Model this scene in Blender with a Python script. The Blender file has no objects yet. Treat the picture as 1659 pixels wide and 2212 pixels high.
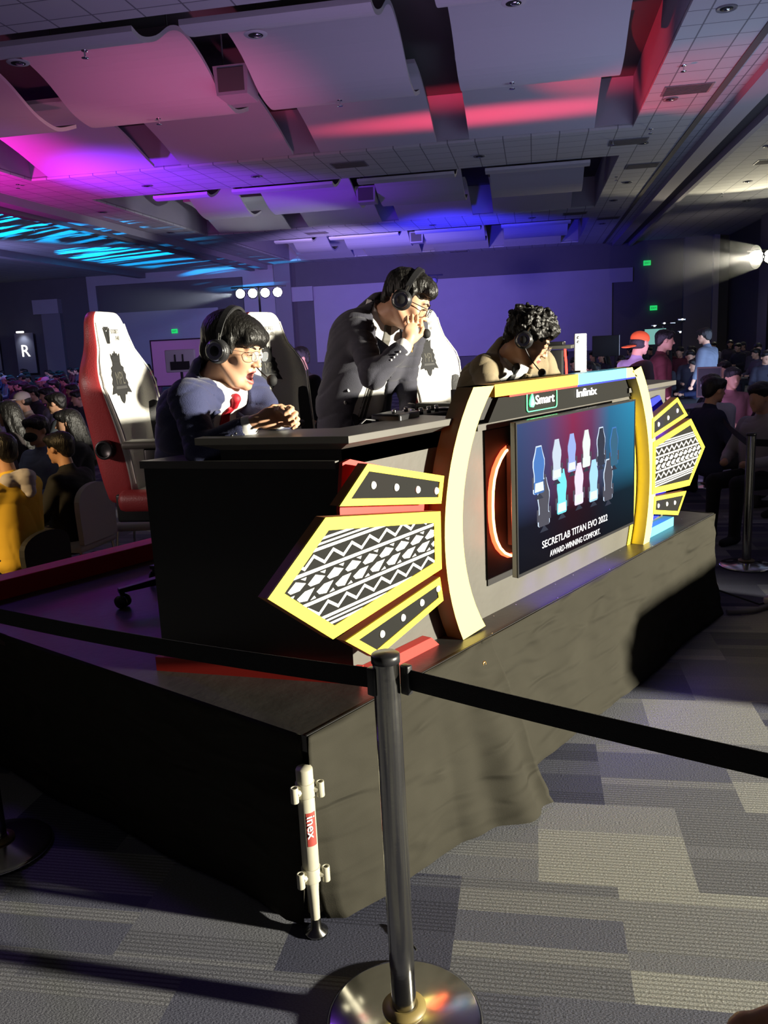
import bpy, bmesh, math, random
import numpy as np
from mathutils import Vector, Matrix, noise
R_ = math.radians
PI = math.pi
random.seed(7)
SC = bpy.context.scene
COL = SC.collection

# ------------------------------------------------------------------ camera, light, exposure
cam = bpy.data.cameras.new('camera'); cam_o = bpy.data.objects.new('camera', cam); COL.objects.link(cam_o)
cam.sensor_fit = 'VERTICAL'; cam.sensor_height = 36; cam.lens = 1790 * 36 / 2212
cam.clip_start = 0.05; cam.clip_end = 200
cr, cu, cf = Vector((0.635, -0.771, -0.046)), Vector((0.183, 0.092, 0.979)), Vector((0.750, 0.630, -0.199))
cf.normalize(); cr = (cr - cf * cr.dot(cf)).normalized(); cu = cr.cross(cf)
cam_o.matrix_world = Matrix(((cr.x, cu.x, -cf.x, 0), (cr.y, cu.y, -cf.y, 0), (cr.z, cu.z, -cf.z, 1.7), (0, 0, 0, 1)))
SC.camera = cam_o
SC.view_settings.view_transform = 'Standard'; SC.view_settings.look = 'None'
SC.view_settings.gamma = 1; SC.view_settings.exposure = 0.6
try: SC.view_settings.use_curve_mapping = False
except Exception: pass
SC.cycles.max_bounces = 5; SC.cycles.diffuse_bounces = 3; SC.cycles.glossy_bounces = 3; SC.cycles.volume_bounces = 0; SC.cycles.caustics_reflective = False; SC.cycles.caustics_refractive = False
w = bpy.data.worlds.new('hall_dark'); SC.world = w; w.use_nodes = True
w.node_tree.nodes['Background'].inputs[0].default_value = (0.30, 0.26, 0.42, 1)
w.node_tree.nodes['Background'].inputs[1].default_value = 0.022

RA = R_(-60.5)                                   # the hall is turned this much against the stage
def RM(x, y, z=0.0):                             # hall coordinates -> world
    c, s = math.cos(RA), math.sin(RA)
    return Vector((c * x - s * y, s * x + c * y, z))

def aim(o, target):
    d = Vector(target) - o.location
    o.rotation_euler = d.to_track_quat('-Z', 'Y').to_euler()
def spot(name, loc, target, power, col, size=40, blend=0.3, rad=0.1, gobo=None):
    l = bpy.data.lights.new(name, 'SPOT'); l.energy = power; l.color = col
    l.spot_size = R_(size); l.spot_blend = blend; l.shadow_soft_size = rad
    o = bpy.data.objects.new(name, l); COL.objects.link(o); o.location = loc; aim(o, target)
    if gobo:
        l.use_nodes = True; nt = l.node_tree; em = nt.nodes['Emission']
        tc = nt.nodes.new('ShaderNodeTexCoord'); mp = nt.nodes.new('ShaderNodeMapping')
        mp.inputs['Scale'].default_value = gobo
        nz = nt.nodes.new('ShaderNodeTexNoise'); nz.inputs['Scale'].default_value = 1.0; nz.inputs['Detail'].default_value = 2
        rp = nt.nodes.new('ShaderNodeValToRGB'); rp.color_ramp.elements[0].position = 0.50; rp.color_ramp.elements[1].position = 0.56
        nt.links.new(tc.outputs['Normal'], mp.inputs[0]); nt.links.new(mp.outputs[0], nz.inputs['Vector'])
        nt.links.new(nz.outputs[0], rp.inputs[0]); nt.links.new(rp.outputs[0], em.inputs['Strength'])
    return o
def area(name, loc, target, power, col, sx, sy):
    l = bpy.data.lights.new(name, 'AREA'); l.energy = power; l.color = col; l.shape = 'RECTANGLE'; l.size = sx; l.size_y = sy
    o = bpy.data.objects.new(name, l); COL.objects.link(o); o.location = loc; aim(o, target)
    return o
# the white follow light on the casters, standing in front of the desk out of the frame to the right
spot('key_light', (6.6, -9.9, 2.32), (1.9, 2.2, 1.2), 17500, (1.0, 0.93, 0.76), 37, 0.3, 0.24)
# wash lights of the show; the fill lamps among them are unseen additions
spot('wash_magenta', RM(-13.2, 13.5, 2.6), RM(-12.6, 17.8, 5.9), 2600, (1.0, 0.01, 0.70), 58, 1.0, 0.3)
spot('wash_violet', RM(-12.0, 15.5, 2.4), RM(-9.0, 20.7, 5.9), 5000, (0.24, 0.02, 1.0), 44, 1.0, 0.3)
o_ = spot('wash_pink', RM(-0.8, 12.5, 1.6), RM(-0.8, 18.1, 6.05), 2600, (1.0, 0.05, 0.13), 70, 1.0, 0.1); o_.scale = (1, 0.075, 1)
spot('wash_pink_soft', RM(-4.0, 12.0, 2.0), RM(-6.5, 15.5, 6.0), 330, (1.0, 0.16, 0.42), 80, 1.0, 0.2)
spot('wash_red', RM(-3.0, 18.0, 2.5), RM(2.1, 16.2, 6.4), 900, (1.0, 0.03, 0.06), 36, 0.8, 0.05)
spot('wash_red_soffit', RM(4.5, 22.0, 3.0), RM(2.9, 17.6, 5.9), 260, (1.0, 0.05, 0.1), 18, 1.0, 0.05)
spot('wash_blue_end', RM(-3.0, 28.0, 2.6), RM(-3.0, 36.0, 5.9), 2600, (0.04, 0.03, 1.0), 90, 1.0, 0.3)
spot('wash_back_wall', RM(-7.0, 28.0, 3.5), RM(-8.0, 42.5, 3.2), 3000, (0.50, 0.36, 1.0), 95, 1.0, 0.5)
spot('wash_back_left', RM(-20.0, 25.0, 4.5), RM(-20.0, 42.5, 3.4), 1500, (0.40, 0.38, 1.0), 90, 1.0, 0.5)
spot('gobo_cyan_a', RM(-18.5, 19.5, 2.5), RM(-16.8, 23.6, 5.9), 20000, (0.0, 0.42, 1.0), 50, 0.3, 0.02, (2.2, 40, 2.2))
spot('gobo_cyan_b', RM(-19.0, 28.0, 2.4), RM(-17.0, 34.5, 5.9), 20000, (0.0, 0.40, 1.0), 40, 0.3, 0.02, (1.3, 44, 1.3))
spot('bay_wall_wash', RM(1.0, 25.5, 2.2), RM(-11.8, 26.5, 6.5), 900, (0.85, 0.85, 1.0), 22, 0.6, 0.1)
spot('bay_wall_pink', RM(0.0, 15.0, 2.2), RM(-11.8, 15.5, 6.5), 500, (1.0, 0.45, 0.5), 22, 0.6, 0.1)
area('hall_fill', RM(-1.0, 9.0, 0.9), RM(-1.5, 17.0, 5.9), 115, (0.62, 0.46, 0.95), 6, 3)
area('hall_fill_cool', RM(4.5, 14.0, 1.2), RM(2.0, 20.0, 5.9), 105, (0.5, 0.66, 1.0), 5, 3)
spot('flood_warm_a', RM(7.6, 30.0, 4.0), RM(5.5, 26.5, 5.9), 420, (1.0, 0.9, 0.62), 85, 0.5, 0.1)
spot('crowd_warm', (-2.5, 5.0, 3.4), (2.2, 4.9, 0.95), 800, (1.0, 0.66, 0.28), 22, 0.7, 0.2)
spot('crowd_purple', RM(-9, 12, 4.6), RM(-12, 24, 1.0), 420, (0.55, 0.2, 1.0), 90, 1.0, 0.3)
spot('chair_fill', (-1.6, 4.6, 2.3), (2.5, 3.05, 1.62), 150, (1.0, 0.78, 0.72), 21, 0.4, 0.2)
area('right_fill', RM(6.0, 7.0, 3.6), RM(2.5, 13.0, 1.2), 9, (0.75, 0.7, 1.0), 3, 2)
spot('stage_violet', (2.2, 6.8, 3.9), (1.6, 2.8, 0.62), 60, (0.3, 0.08, 1.0), 40, 0.9, 0.2)

spot('flood_spill', RM(7.4, 31.0, 4.0), RM(5.5, 42.5, 3.0), 160, (1.0, 0.88, 0.75), 100, 1.0, 0.2)

# ------------------------------------------------------------------ materials
MATS = {}
def mat(name, col=(0.5, 0.5, 0.5), rough=0.6, metal=0.0, emis=None, es=0.0, noise_amt=0.0, noise_scale=20.0, bump=0.0, bump_scale=200.0, spec=None, coord='Object', sheen=0, alpha=None, stretch=None):
    if name in MATS: return MATS[name]
    m = bpy.data.materials.new(name); m.use_nodes = True; nt = m.node_tree; b = nt.nodes['Principled BSDF']
    b.inputs['Base Color'].default_value = (*col, 1); b.inputs['Roughness'].default_value = rough; b.inputs['Metallic'].default_value = metal
    if spec is not None: b.inputs['Specular IOR Level'].default_value = spec
    if emis: b.inputs['Emission Color'].default_value = (*emis, 1); b.inputs['Emission Strength'].default_value = es
    if sheen: b.inputs['Sheen Weight'].default_value = sheen
    if alpha is not None: b.inputs['Alpha'].default_value = alpha
    tc = nt.nodes.new('ShaderNodeTexCoord'); src = tc.outputs[coord]
    if stretch:
        mp = nt.nodes.new('ShaderNodeMapping'); mp.inputs['Scale'].default_value = stretch; nt.links.new(src, mp.inputs[0]); src = mp.outputs[0]
    if noise_amt:
        n = nt.nodes.new('ShaderNodeTexNoise'); n.inputs['Scale'].default_value = noise_scale; n.inputs['Detail'].default_value = 5
        nt.links.new(src, n.inputs['Vector'])
        mx = nt.nodes.new('ShaderNodeMix'); mx.data_type = 'RGBA'; mx.inputs[0].default_value = 0.5
        a = tuple(min(1, c * (1 - noise_amt)) for c in col); c2 = tuple(min(1, c * (1 + noise_amt)) for c in col)
        mx.inputs[6].default_value = (*a, 1); mx.inputs[7].default_value = (*c2, 1)
        nt.links.new(n.outputs[0], mx.inputs[0]); nt.links.new(mx.outputs[2], b.inputs['Base Color'])
    if bump:
        n = nt.nodes.new('ShaderNodeTexNoise'); n.inputs['Scale'].default_value = bump_scale; n.inputs['Detail'].default_value = 4
        nt.links.new(src, n.inputs['Vector'])
        bp = nt.nodes.new('ShaderNodeBump'); bp.inputs['Strength'].default_value = bump; bp.inputs['Distance'].default_value = 0.01
        nt.links.new(n.outputs[0], bp.inputs['Height']); nt.links.new(bp.outputs[0], b.inputs['Normal'])
    MATS[name] = m
    return m
mat('sign_brown', (0.05, 0.028, 0.018), 0.6)
def objcol(name, rough=0.8):
    if name in MATS: return MATS[name]
    m = mat(name, (0.5, 0.5, 0.5), rough); nt = m.node_tree
    oi = nt.nodes.new('ShaderNodeObjectInfo'); nt.links.new(oi.outputs['Color'], nt.nodes['Principled BSDF'].inputs['Base Color'])
    return m
def setmats():
    mat('white_leather', (0.86, 0.84, 0.78), 0.42, bump=0.15, bump_scale=180)
    mat('red_leather', (0.42, 0.045, 0.05), 0.4, bump=0.15, bump_scale=180)
    mat('black_leather', (0.02, 0.02, 0.022), 0.45, bump=0.2, bump_scale=220)
    mat('black_plastic', (0.018, 0.018, 0.02), 0.35)
    mat('matte_black', (0.012, 0.012, 0.013), 0.75)
    mat('chrome', (0.75, 0.75, 0.74), 0.16, 1.0)
    mat('brushed_steel', (0.36, 0.355, 0.33), 0.17, 1.0, bump=0.03, bump_scale=60)
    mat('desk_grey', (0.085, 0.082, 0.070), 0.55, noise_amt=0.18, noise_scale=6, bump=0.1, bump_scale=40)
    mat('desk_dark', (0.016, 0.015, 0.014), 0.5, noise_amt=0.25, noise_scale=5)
    mat('desk_top', (0.10, 0.095, 0.085), 0.45, noise_amt=0.15, noise_scale=9)
    mat('stage_top', (0.035, 0.033, 0.030), 0.38, noise_amt=0.5, noise_scale=7, bump=0.1, bump_scale=30)
    mat('drape', (0.032, 0.030, 0.023), 0.95, noise_amt=0.2, noise_scale=3, bump=0.2, bump_scale=500, spec=0.1)
    mat('yellow', (0.85, 0.66, 0.035), 0.5)
    mat('yellow_pale', (0.95, 0.80, 0.22), 0.35)
    mat('gold_dark', (0.20, 0.15, 0.05), 0.45)
    mat('gold', (0.72, 0.40, 0.045), 0.45)
    mat('sky_blue', (0.10, 0.50, 0.75), 0.5)
    mat('blue_edge', (0.02, 0.03, 0.55), 0.4)
    mat('brown_edge', (0.34, 0.13, 0.05), 0.6)
    mat('sign_black', (0.012, 0.012, 0.011), 0.7, spec=0.12)
    mat('sign_white', (0.85, 0.85, 0.82), 0.5)
    mat('red_paint', (0.62, 0.035, 0.025), 0.5)
    mat('orange_paint', (0.60, 0.12, 0.03), 0.5)
    mat('neon_red', (0.9, 0.1, 0.02), 0.4, emis=(1.0, 0.06, 0.02), es=4)
    mat('neon_core', (1, 0.5, 0.3), 0.4, emis=(1.0, 0.33, 0.12), es=7)
    mat('neon_white', (1, 1, 1), 0.4, emis=(1.0, 0.97, 0.9), es=1.3)
    mat('neon_green', (0.1, 0.8, 0.3), 0.4, emis=(0.1, 0.9, 0.3), es=1.0)
    mat('led_blue', (0.05, 0.02, 1), 0.4, emis=(0.06, 0.01, 1.0), es=9)
    mat('led_red', (1, 0.02, 0.02), 0.4, emis=(1.0, 0.03, 0.02), es=5)
    mat('skin', (0.66, 0.37, 0.23), 0.5, noise_amt=0.08, noise_scale=30)
    mat('lips', (0.45, 0.13, 0.11), 0.45)
    mat('mouth', (0.12, 0.02, 0.02), 0.6)
    mat('teeth', (0.8, 0.76, 0.68), 0.4)
    mat('hair', (0.010, 0.009, 0.008), 0.40, bump=0.6, bump_scale=140, stretch=(1, 1, 0.25), noise_amt=0.4, noise_scale=120)
    mat('eye_dark', (0.01, 0.008, 0.006), 0.2)
    mat('shirt_white', (0.82, 0.82, 0.80), 0.8)
    mat('tie_red', (0.55, 0.015, 0.03), 0.55, bump=0.2, bump_scale=400)
    mat('tie_dark', (0.05, 0.05, 0.05), 0.6)
    mat('tie_grey', (0.11, 0.105, 0.09), 0.7)
    mat('navy', (0.026, 0.032, 0.10), 0.8, bump=0.3, bump_scale=350, sheen=0.2)
    mat('charcoal', (0.038, 0.038, 0.056), 0.85, bump=0.3, bump_scale=350, sheen=0.2)
    mat('tan', (0.27, 0.215, 0.125), 0.85, bump=0.3, bump_scale=350, sheen=0.2)
    mat('trouser', (0.015, 0.015, 0.02), 0.9)
    mat('brass', (0.7, 0.45, 0.16), 0.3, 1.0)
    mat('white_paint', (0.42, 0.40, 0.31), 0.5, noise_amt=0.15, noise_scale=25)
    mat('red_label', (0.32, 0.04, 0.03), 0.6)
    mat('strap', (0.006, 0.006, 0.007), 0.9, bump=0.3, bump_scale=300)
    mat('panel_white', (0.52, 0.50, 0.52), 0.75)
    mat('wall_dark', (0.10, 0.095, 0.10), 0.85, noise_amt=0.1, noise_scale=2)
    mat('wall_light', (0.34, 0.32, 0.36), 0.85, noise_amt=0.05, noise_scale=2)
    mat('wall_mid', (0.20, 0.19, 0.21), 0.85)
    mat('recess_dark', (0.10, 0.09, 0.085), 0.9)
    mat('vent', (0.16, 0.16, 0.17), 0.6)
    mat('lens_glass', (0.6, 0.65, 0.7), 0.05, alpha=0.15)
    mat('exit_green', (0.0, 0.5, 0.1), 0.5, emis=(0.02, 0.9, 0.18), es=0.45)
    mat('lamp_white', (1, 1, 1), 0.4, emis=(0.88, 0.93, 1.0), es=30)
    mat('lamp_warm', (1, 1, 1), 0.4, emis=(1.0, 0.94, 0.74), es=40)
    mat('phone_white', (0.9, 0.9, 0.92), 0.25)
    mat('phone_lens', (0.05, 0.05, 0.06), 0.15)
    mat('black_void', (0.004, 0.004, 0.004), 0.7)
setmats()
def drape_creases():
    nt = MATS['drape'].node_tree; b = nt.nodes['Principled BSDF']; L = nt.links.new
    tc = nt.nodes.new('ShaderNodeTexCoord'); mp = nt.nodes.new('ShaderNodeMapping'); mp.inputs['Rotation'].default_value = (0, -0.55, 0); mp.inputs['Scale'].default_value = (2.2, 2.2, 9)
    L(tc.outputs['Object'], mp.inputs[0])
    n = nt.nodes.new('ShaderNodeTexNoise'); n.noise_type = 'RIDGED_MULTIFRACTAL'; n.inputs['Scale'].default_value = 1.6; n.inputs['Detail'].default_value = 3; n.inputs['Distortion'].default_value = 0.6; L(mp.outputs[0], n.inputs['Vector'])
    bp = nt.nodes.new('ShaderNodeBump'); bp.inputs['Strength'].default_value = 0.7; bp.inputs['Distance'].default_value = 0.05; L(n.outputs[0], bp.inputs['Height'])
    old = b.inputs['Normal'].links[0].from_node; L(bp.outputs[0], old.inputs['Normal'])
drape_creases()
M = MATS

# ------------------------------------------------------------------ helpers
class MB:                                        # collects shapes into one mesh
    def __init__(s): s.v = []; s.f = []; s.m = []; s.ms = []; s.smooth = []; s.xf = None
    def mi(s, m):
        if m not in s.ms: s.ms.append(m)
        return s.ms.index(m)
    def add(s, vs, fs, m, smooth=False):
        o = len(s.v); i = s.mi(m)
        if s.xf is not None: vs = [tuple(s.xf @ Vector(v)) for v in vs]
        s.v += [tuple(v) for v in vs]
        s.f += [tuple(o + k for k in f) for f in fs]; s.m += [i] * len(fs); s.smooth += [smooth] * len(fs)
        return s
    def box(s, x0, x1, y0, y1, z0, z1, m):
        v = [(x, y, z) for x in (x0, x1) for y in (y0, y1) for z in (z0, z1)]
        return s.add(v, [(0, 1, 3, 2), (4, 6, 7, 5), (0, 4, 5, 1), (2, 3, 7, 6), (0, 2, 6, 4), (1, 5, 7, 3)], m)
    def rbox(s, c, h, m, r=0.01, rot=None, seg=3):
        # rounded box: centre, half sizes
        bm = bmesh.new(); bmesh.ops.create_cube(bm, size=2)
        for v in bm.verts: v.co = Vector((v.co.x * h[0], v.co.y * h[1], v.co.z * h[2]))
        bmesh.ops.bevel(bm, geom=list(bm.edges), offset=min(r, min(h) * 0.95), segments=seg, affect='EDGES', profile=0.5)
        Rm = (rot or Matrix.Identity(3)).to_3x3(); bm.verts.index_update()
        s.add([Rm @ v.co + Vector(c) for v in bm.verts], [[v.index for v in f.verts] for f in bm.faces], m, True); bm.free(); return s
    def prism(s, pts, a, b, m, axis='y', mside=None):
        # polygon pts in the plane across axis, extruded from a to b (a = the face drawn with m)
        n = len(pts)
        def P(p, t): return {'y': (p[0], t, p[1]), 'z': (p[0], p[1], t), 'x': (t, p[0], p[1])}[axis]
        v = [P(p, a) for p in pts] + [P(p, b) for p in pts]
        s.add(v, [tuple(range(n)), tuple(range(2 * n - 1, n - 1, -1))], m)
        s.add(v, [(i, (i + 1) % n, n + (i + 1) % n, n + i) for i in range(n)], mside or m); return s
    def ring(s, outer, inner, a, b, m, axis='y', mside=None, closed=True):
        n = len(outer)
        def P(p, t): return {'y': (p[0], t, p[1]), 'z': (p[0], p[1], t), 'x': (t, p[0], p[1])}[axis]
        v = [P(p, a) for p in outer] + [P(p, a) for p in inner] + [P(p, b) for p in outer] + [P(p, b) for p in inner]
        rg = range(n if closed else n - 1)
        s.add(v, [(i, (i + 1) % n, n + (i + 1) % n, n + i) for i in rg] + [(2 * n + i, 3 * n + i, 3 * n + (i + 1) % n, 2 * n + (i + 1) % n) for i in rg], m)
        side = [(i, 2 * n + i, 2 * n + (i + 1) % n, (i + 1) % n) for i in rg] + [(n + i, n + (i + 1) % n, 3 * n + (i + 1) % n, 3 * n + i) for i in rg]
        if not closed: side += [(0, n, 3 * n, 2 * n), (n - 1, 3 * n - 1, 4 * n - 1, 2 * n - 1)]
        s.add(v, side, mside or m); return s
    def tube(s, pts, r, m, seg=10, cap=True, closed=False):
        pts = [Vector(p) for p in pts]; n = len(pts)
        rr = r if isinstance(r, (list, tuple)) else [r] * n
        vs = []; prev = None
        for i, p in enumerate(pts):
            if closed: t = (pts[(i + 1) % n] - pts[i - 1]).normalized()
            else: t = ((pts[min(i + 1, n - 1)] - pts[max(i - 1, 0)])).normalized()
            if prev is None:
                u = t.orthogonal().normalized()
            else:
                u = (prev - t * prev.dot(t)).normalized()
            prev = u; w_ = t.cross(u)
            for k in range(seg):
                a = 2 * PI * k / seg; vs.append(p + (u * math.cos(a) + w_ * math.sin(a)) * rr[i])
        fs = [(i * seg + k, i * seg + (k + 1) % seg, ((i + 1) % n) * seg + (k + 1) % seg, ((i + 1) % n) * seg + k) for i in range(n if closed else n - 1) for k in range(seg)]
        s.add(vs, fs, m, True)
        if cap and not closed: s.add(vs, [tuple(range(seg))[::-1], tuple(range((n - 1) * seg, n * seg))], m)
        return s
    def lathe(s, prof, c, m, seg=32, axis='z'):
        vs = []; n = len(prof)
        for r, z in prof:
            for k in range(seg):
                a = 2 * PI * k / seg; x, y = r * math.cos(a), r * math.sin(a)
                p = {'z': (x, y, z), 'y': (x, z, y), 'x': (z, x, y)}[axis]; vs.append(Vector(p) + Vector(c))
        s.add(vs, [(i * seg + k, i * seg + (k + 1) % seg, (i + 1) * seg + (k + 1) % seg, (i + 1) * seg + k) for i in range(n - 1) for k in range(seg)], m, True)
        s.add(vs, [tuple(range(seg))[::-1], tuple(range((n - 1) * seg, n * seg))], m); return s
    def strip(s, pts, wd, m, up=(0, 0, 1), th=0.002):
        # flat band along pts, wd wide in direction up
        up = Vector(up); pts = [Vector(p) for p in pts]; vs = []
        for i, p in enumerate(pts):
            t = (pts[min(i + 1, len(pts) - 1)] - pts[max(i - 1, 0)]).normalized(); nn = t.cross(up).normalized() * th / 2
            vs += [p - up * wd / 2 - nn, p + up * wd / 2 - nn, p + up * wd / 2 + nn, p - up * wd / 2 + nn]
        fs = [(i * 4 + k, i * 4 + (k + 1) % 4, i * 4 + 4 + (k + 1) % 4, i * 4 + 4 + k) for i in range(len(pts) - 1) for k in range(4)]
        s.add(vs, fs + [(3, 2, 1, 0), tuple(range(len(vs) - 4, len(vs)))], m); return s
    def text(s, string, origin, size, m, ux=(1, 0, 0), uz=(0, 0, 1), th=0.002, sx=1.0, bold=0.0, align='LEFT', shear=0, width=None):
        c = bpy.data.curves.new('t', 'FONT'); c.body = string; c.size = 1; c.offset = bold; c.align_x = align; c.resolution_u = 3; c.shear = shear
        o = bpy.data.objects.new('t', c); COL.objects.link(o)
        dg = bpy.context.evaluated_depsgraph_get(); me = bpy.data.meshes.new_from_object(o.evaluated_get(dg))
        ux = Vector(ux).normalized(); uz = Vector(uz).normalized(); nn = ux.cross(uz)   # points to the reader
        O = Vector(origin)
        if width: xs_ = [v.co.x for v in me.vertices]; sx = width / (max(xs_) - min(xs_)) / size
        vs = [O + ux * (v.co.x * size * sx) + uz * (v.co.y * size) for v in me.vertices]
        fr = [v + nn * th for v in vs]; n = len(vs)
        fs = [tuple(p.vertices) for p in me.polygons]
        edges = {}
        for f in fs:
            for i in range(len(f)):
                e = (f[i], f[(i + 1) % len(f)]); edges[e] = edges.get(e, 0) + 1
        side = [(a, b, n + b, n + a) for (a, b) in edges if (b, a) not in edges]
        s.add(fr + vs, fs + [tuple(i for i in f) for f in side], m)
        bpy.data.objects.remove(o); bpy.data.curves.remove(c); bpy.data.meshes.remove(me); return s
    def build(s, name, parent=None, loc=None, rot=None, bevel=0, subsurf=0, smooth=None, recalc=True):
        me = bpy.data.meshes.new(name); me.from_pydata(s.v, [], s.f); me.validate(clean_customdata=False)
        for m in s.ms: me.materials.append(m if not isinstance(m, str) else MATS[m])
        if len(me.polygons) == len(s.m):
            me.polygons.foreach_set('material_index', s.m)
            me.polygons.foreach_set('use_smooth', [True] * len(s.m) if smooth else s.smooth)
        if recalc:
            bm = bmesh.new(); bm.from_mesh(me); bmesh.ops.recalc_face_normals(bm, faces=bm.faces); bm.to_mesh(me); bm.free()
        o = bpy.data.objects.new(name, me); COL.objects.link(o)
        if parent: o.parent = parent
        if loc: o.location = loc
        if rot: o.rotation_euler = rot
        if bevel:
            b = o.modifiers.new('b', 'BEVEL'); b.width = bevel; b.segments = 2; b.limit_method = 'ANGLE'; b.angle_limit = R_(40)
        if subsurf:
            b = o.modifiers.new('s', 'SUBSURF'); b.levels = subsurf; b.render_levels = subsurf
        return o
def tag(o, label=None, cat=None, group=None, kind=None):
    if label: o['label'] = label
    if cat: o['category'] = cat
    if group: o['group'] = group
    if kind: o['kind'] = kind
    return o
def thing(name, loc, label, cat, rz=0, group=None):
    o = bpy.data.objects.new(name, None); COL.objects.link(o); o.location = loc; o.rotation_euler = (0, 0, rz); o.empty_display_size = 0.1
    return tag(o, label, cat, group)
def dup(root, loc=None, rz=None, label=None, group=None, parent=None, color=None, scale=None):
    r = root.copy(); COL.objects.link(r)
    if parent: r.parent = parent
    if loc is not None: r.location = loc
    if rz is not None: r.rotation_euler = (0, 0, rz)
    if scale: r.scale = (scale,) * 3
    if label: r['label'] = label
    if group: r['group'] = group
    if color: r.color = (*color, 1)
    for ch in list(root.children):
        if not ch.get('own'): dup(ch, parent=r)
    return r
def P(a, b, t): return tuple(a[i] + (b[i] - a[i]) * t for i in range(len(a)))

# ------------------------------------------------------------------ the hall
def room_obj(name, mb, kind='structure', **k):
    o = mb.build(name, rot=(0, 0, RA)); o['kind'] = kind; return o
def ceiling_material():
    m = mat('ceiling_tile', (0.46, 0.46, 0.46), 0.85); nt = m.node_tree; b = nt.nodes['Principled BSDF']
    tc = nt.nodes.new('ShaderNodeTexCoord'); mp = nt.nodes.new('ShaderNodeMapping'); nt.links.new(tc.outputs['Object'], mp.inputs[0])
    br = nt.nodes.new('ShaderNodeTexBrick'); nt.links.new(mp.outputs[0], br.inputs[0])
    br.offset = 0; br.inputs['Scale'].default_value = 1; br.inputs['Brick Width'].default_value = 0.6; br.inputs['Row Height'].default_value = 0.56
    br.inputs['Mortar Size'].default_value = 0.012
    br.inputs['Color1'].default_value = (0.46, 0.46, 0.46, 1); br.inputs['Color2'].default_value = (0.50, 0.50, 0.50, 1); br.inputs['Mortar'].default_value = (0.17, 0.17, 0.18, 1)
    nt.links.new(br.outputs['Color'], b.inputs['Base Color'])
ceiling_material()
def carpet_material():
    m = mat('carpet', (0.2, 0.2, 0.2), 0.95, spec=0.15); nt = m.node_tree; b = nt.nodes['Principled BSDF']; L = nt.links.new
    def N(t, **k):
        n = nt.nodes.new(t)
        for a, v in k.items(): setattr(n, a, v)
        return n
    def MA(op, a, b_=None, c=None):
        n = N('ShaderNodeMath', operation=op)
        for i, x in enumerate((a, b_, c)):
            if x is None: continue
            if isinstance(x, (int, float)): n.inputs[i].default_value = x
            else: L(x, n.inputs[i])
        return n.outputs[0]
    tc = N('ShaderNodeTexCoord'); sp = N('ShaderNodeSeparateXYZ'); L(tc.outputs['Object'], sp.inputs[0])
    X, Y = sp.outputs[0], sp.outputs[1]
    yr = MA('DIVIDE', MA('SUBTRACT', Y, 1.915), 0.472); row = MA('FLOOR', yr)
    xo = MA('ADD', MA('DIVIDE', X, 0.487), MA('MULTIPLY', row, 0.5)); xo = MA('SUBTRACT', xo, 0.5); colm = MA('FLOOR', xo)
    cv = N('ShaderNodeCombineXYZ'); L(row, cv.inputs[0]); L(colm, cv.inputs[1])
    wn = N('ShaderNodeTexWhiteNoise', noise_dimensions='2D'); L(cv.outputs[0], wn.inputs['Vector'])
    # bands inside a tile, of uneven width
    fr = MA('FRACT', yr)
    wob = N('ShaderNodeTexNoise', noise_dimensions='2D'); wob.inputs['Scale'].default_value = 1.0; wob.inputs['Detail'].default_value = 0
    cv3 = N('ShaderNodeCombineXYZ'); L(MA('MULTIPLY', yr, 3.1), cv3.inputs[0]); L(MA('MULTIPLY', colm, 7.3), cv3.inputs[1]); L(cv3.outputs[0], wob.inputs['Vector'])
    band = MA('FLOOR', MA('MULTIPLY', MA('ADD', fr, MA('MULTIPLY', wob.outputs[0], 0.35)), 5.0))
    cv2 = N('ShaderNodeCombineXYZ'); L(band, cv2.inputs[0]); L(MA('ADD', MA('MULTIPLY', row, 17.0), colm), cv2.inputs[1])
    wb = N('ShaderNodeTexWhiteNoise', noise_dimensions='2D'); L(cv2.outputs[0], wb.inputs['Vector'])
    v = MA('ADD', MA('MULTIPLY', wn.outputs[0], 0.62), MA('MULTIPLY', wb.outputs[0], 0.38))
    rp = N('ShaderNodeValToRGB'); cr_ = rp.color_ramp; cr_.interpolation = 'CONSTANT'
    cols = [(0.0, (0.065, 0.068, 0.10)), (0.3, (0.11, 0.115, 0.15)), (0.45, (0.16, 0.165, 0.185)), (0.62, (0.215, 0.22, 0.23)), (0.80, (0.31, 0.315, 0.30))]
    while len(cr_.elements) < len(cols): cr_.elements.new(0.5)
    for e, (p, c) in zip(cr_.elements, cols): e.position = p; e.color = (*c, 1)
    L(v, rp.inputs[0])
    rib = MA('SINE', MA('MULTIPLY', Y, 2 * PI / 0.0155))
    nz = N('ShaderNodeTexNoise'); nz.inputs['Scale'].default_value = 1; nz.inputs['Detail'].default_value = 3
    mp = N('ShaderNodeMapping'); mp.inputs['Scale'].default_value = (130, 320, 1); L(tc.outputs['Object'], mp.inputs[0]); L(mp.outputs[0], nz.inputs['Vector'])
    ribm = MA('MULTIPLY', MA('GREATER_THAN', rib, 0.35), MA('GREATER_THAN', wb.outputs[0], 0.35))
    f = MA('MULTIPLY', MA('SUBTRACT', 1.0, MA('MULTIPLY', ribm, 0.38)), MA('ADD', 0.5, nz.outputs[0]))
    mx = N('ShaderNodeMix', data_type='RGBA', blend_type='MULTIPLY'); mx.inputs[0].default_value = 1
    L(rp.outputs[0], mx.inputs[6]); cc = N('ShaderNodeCombineXYZ'); [L(f, cc.inputs[i]) for i in range(3)]; L(cc.outputs[0], mx.inputs[7])
    L(mx.outputs[2], b.inputs['Base Color'])
    bp = N('ShaderNodeBump'); bp.inputs['Strength'].default_value = 0.5; bp.inputs['Distance'].default_value = 0.004; L(f, bp.inputs['Height']); L(bp.outputs[0], b.inputs['Normal'])
carpet_material()
H = 5.9
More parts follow.
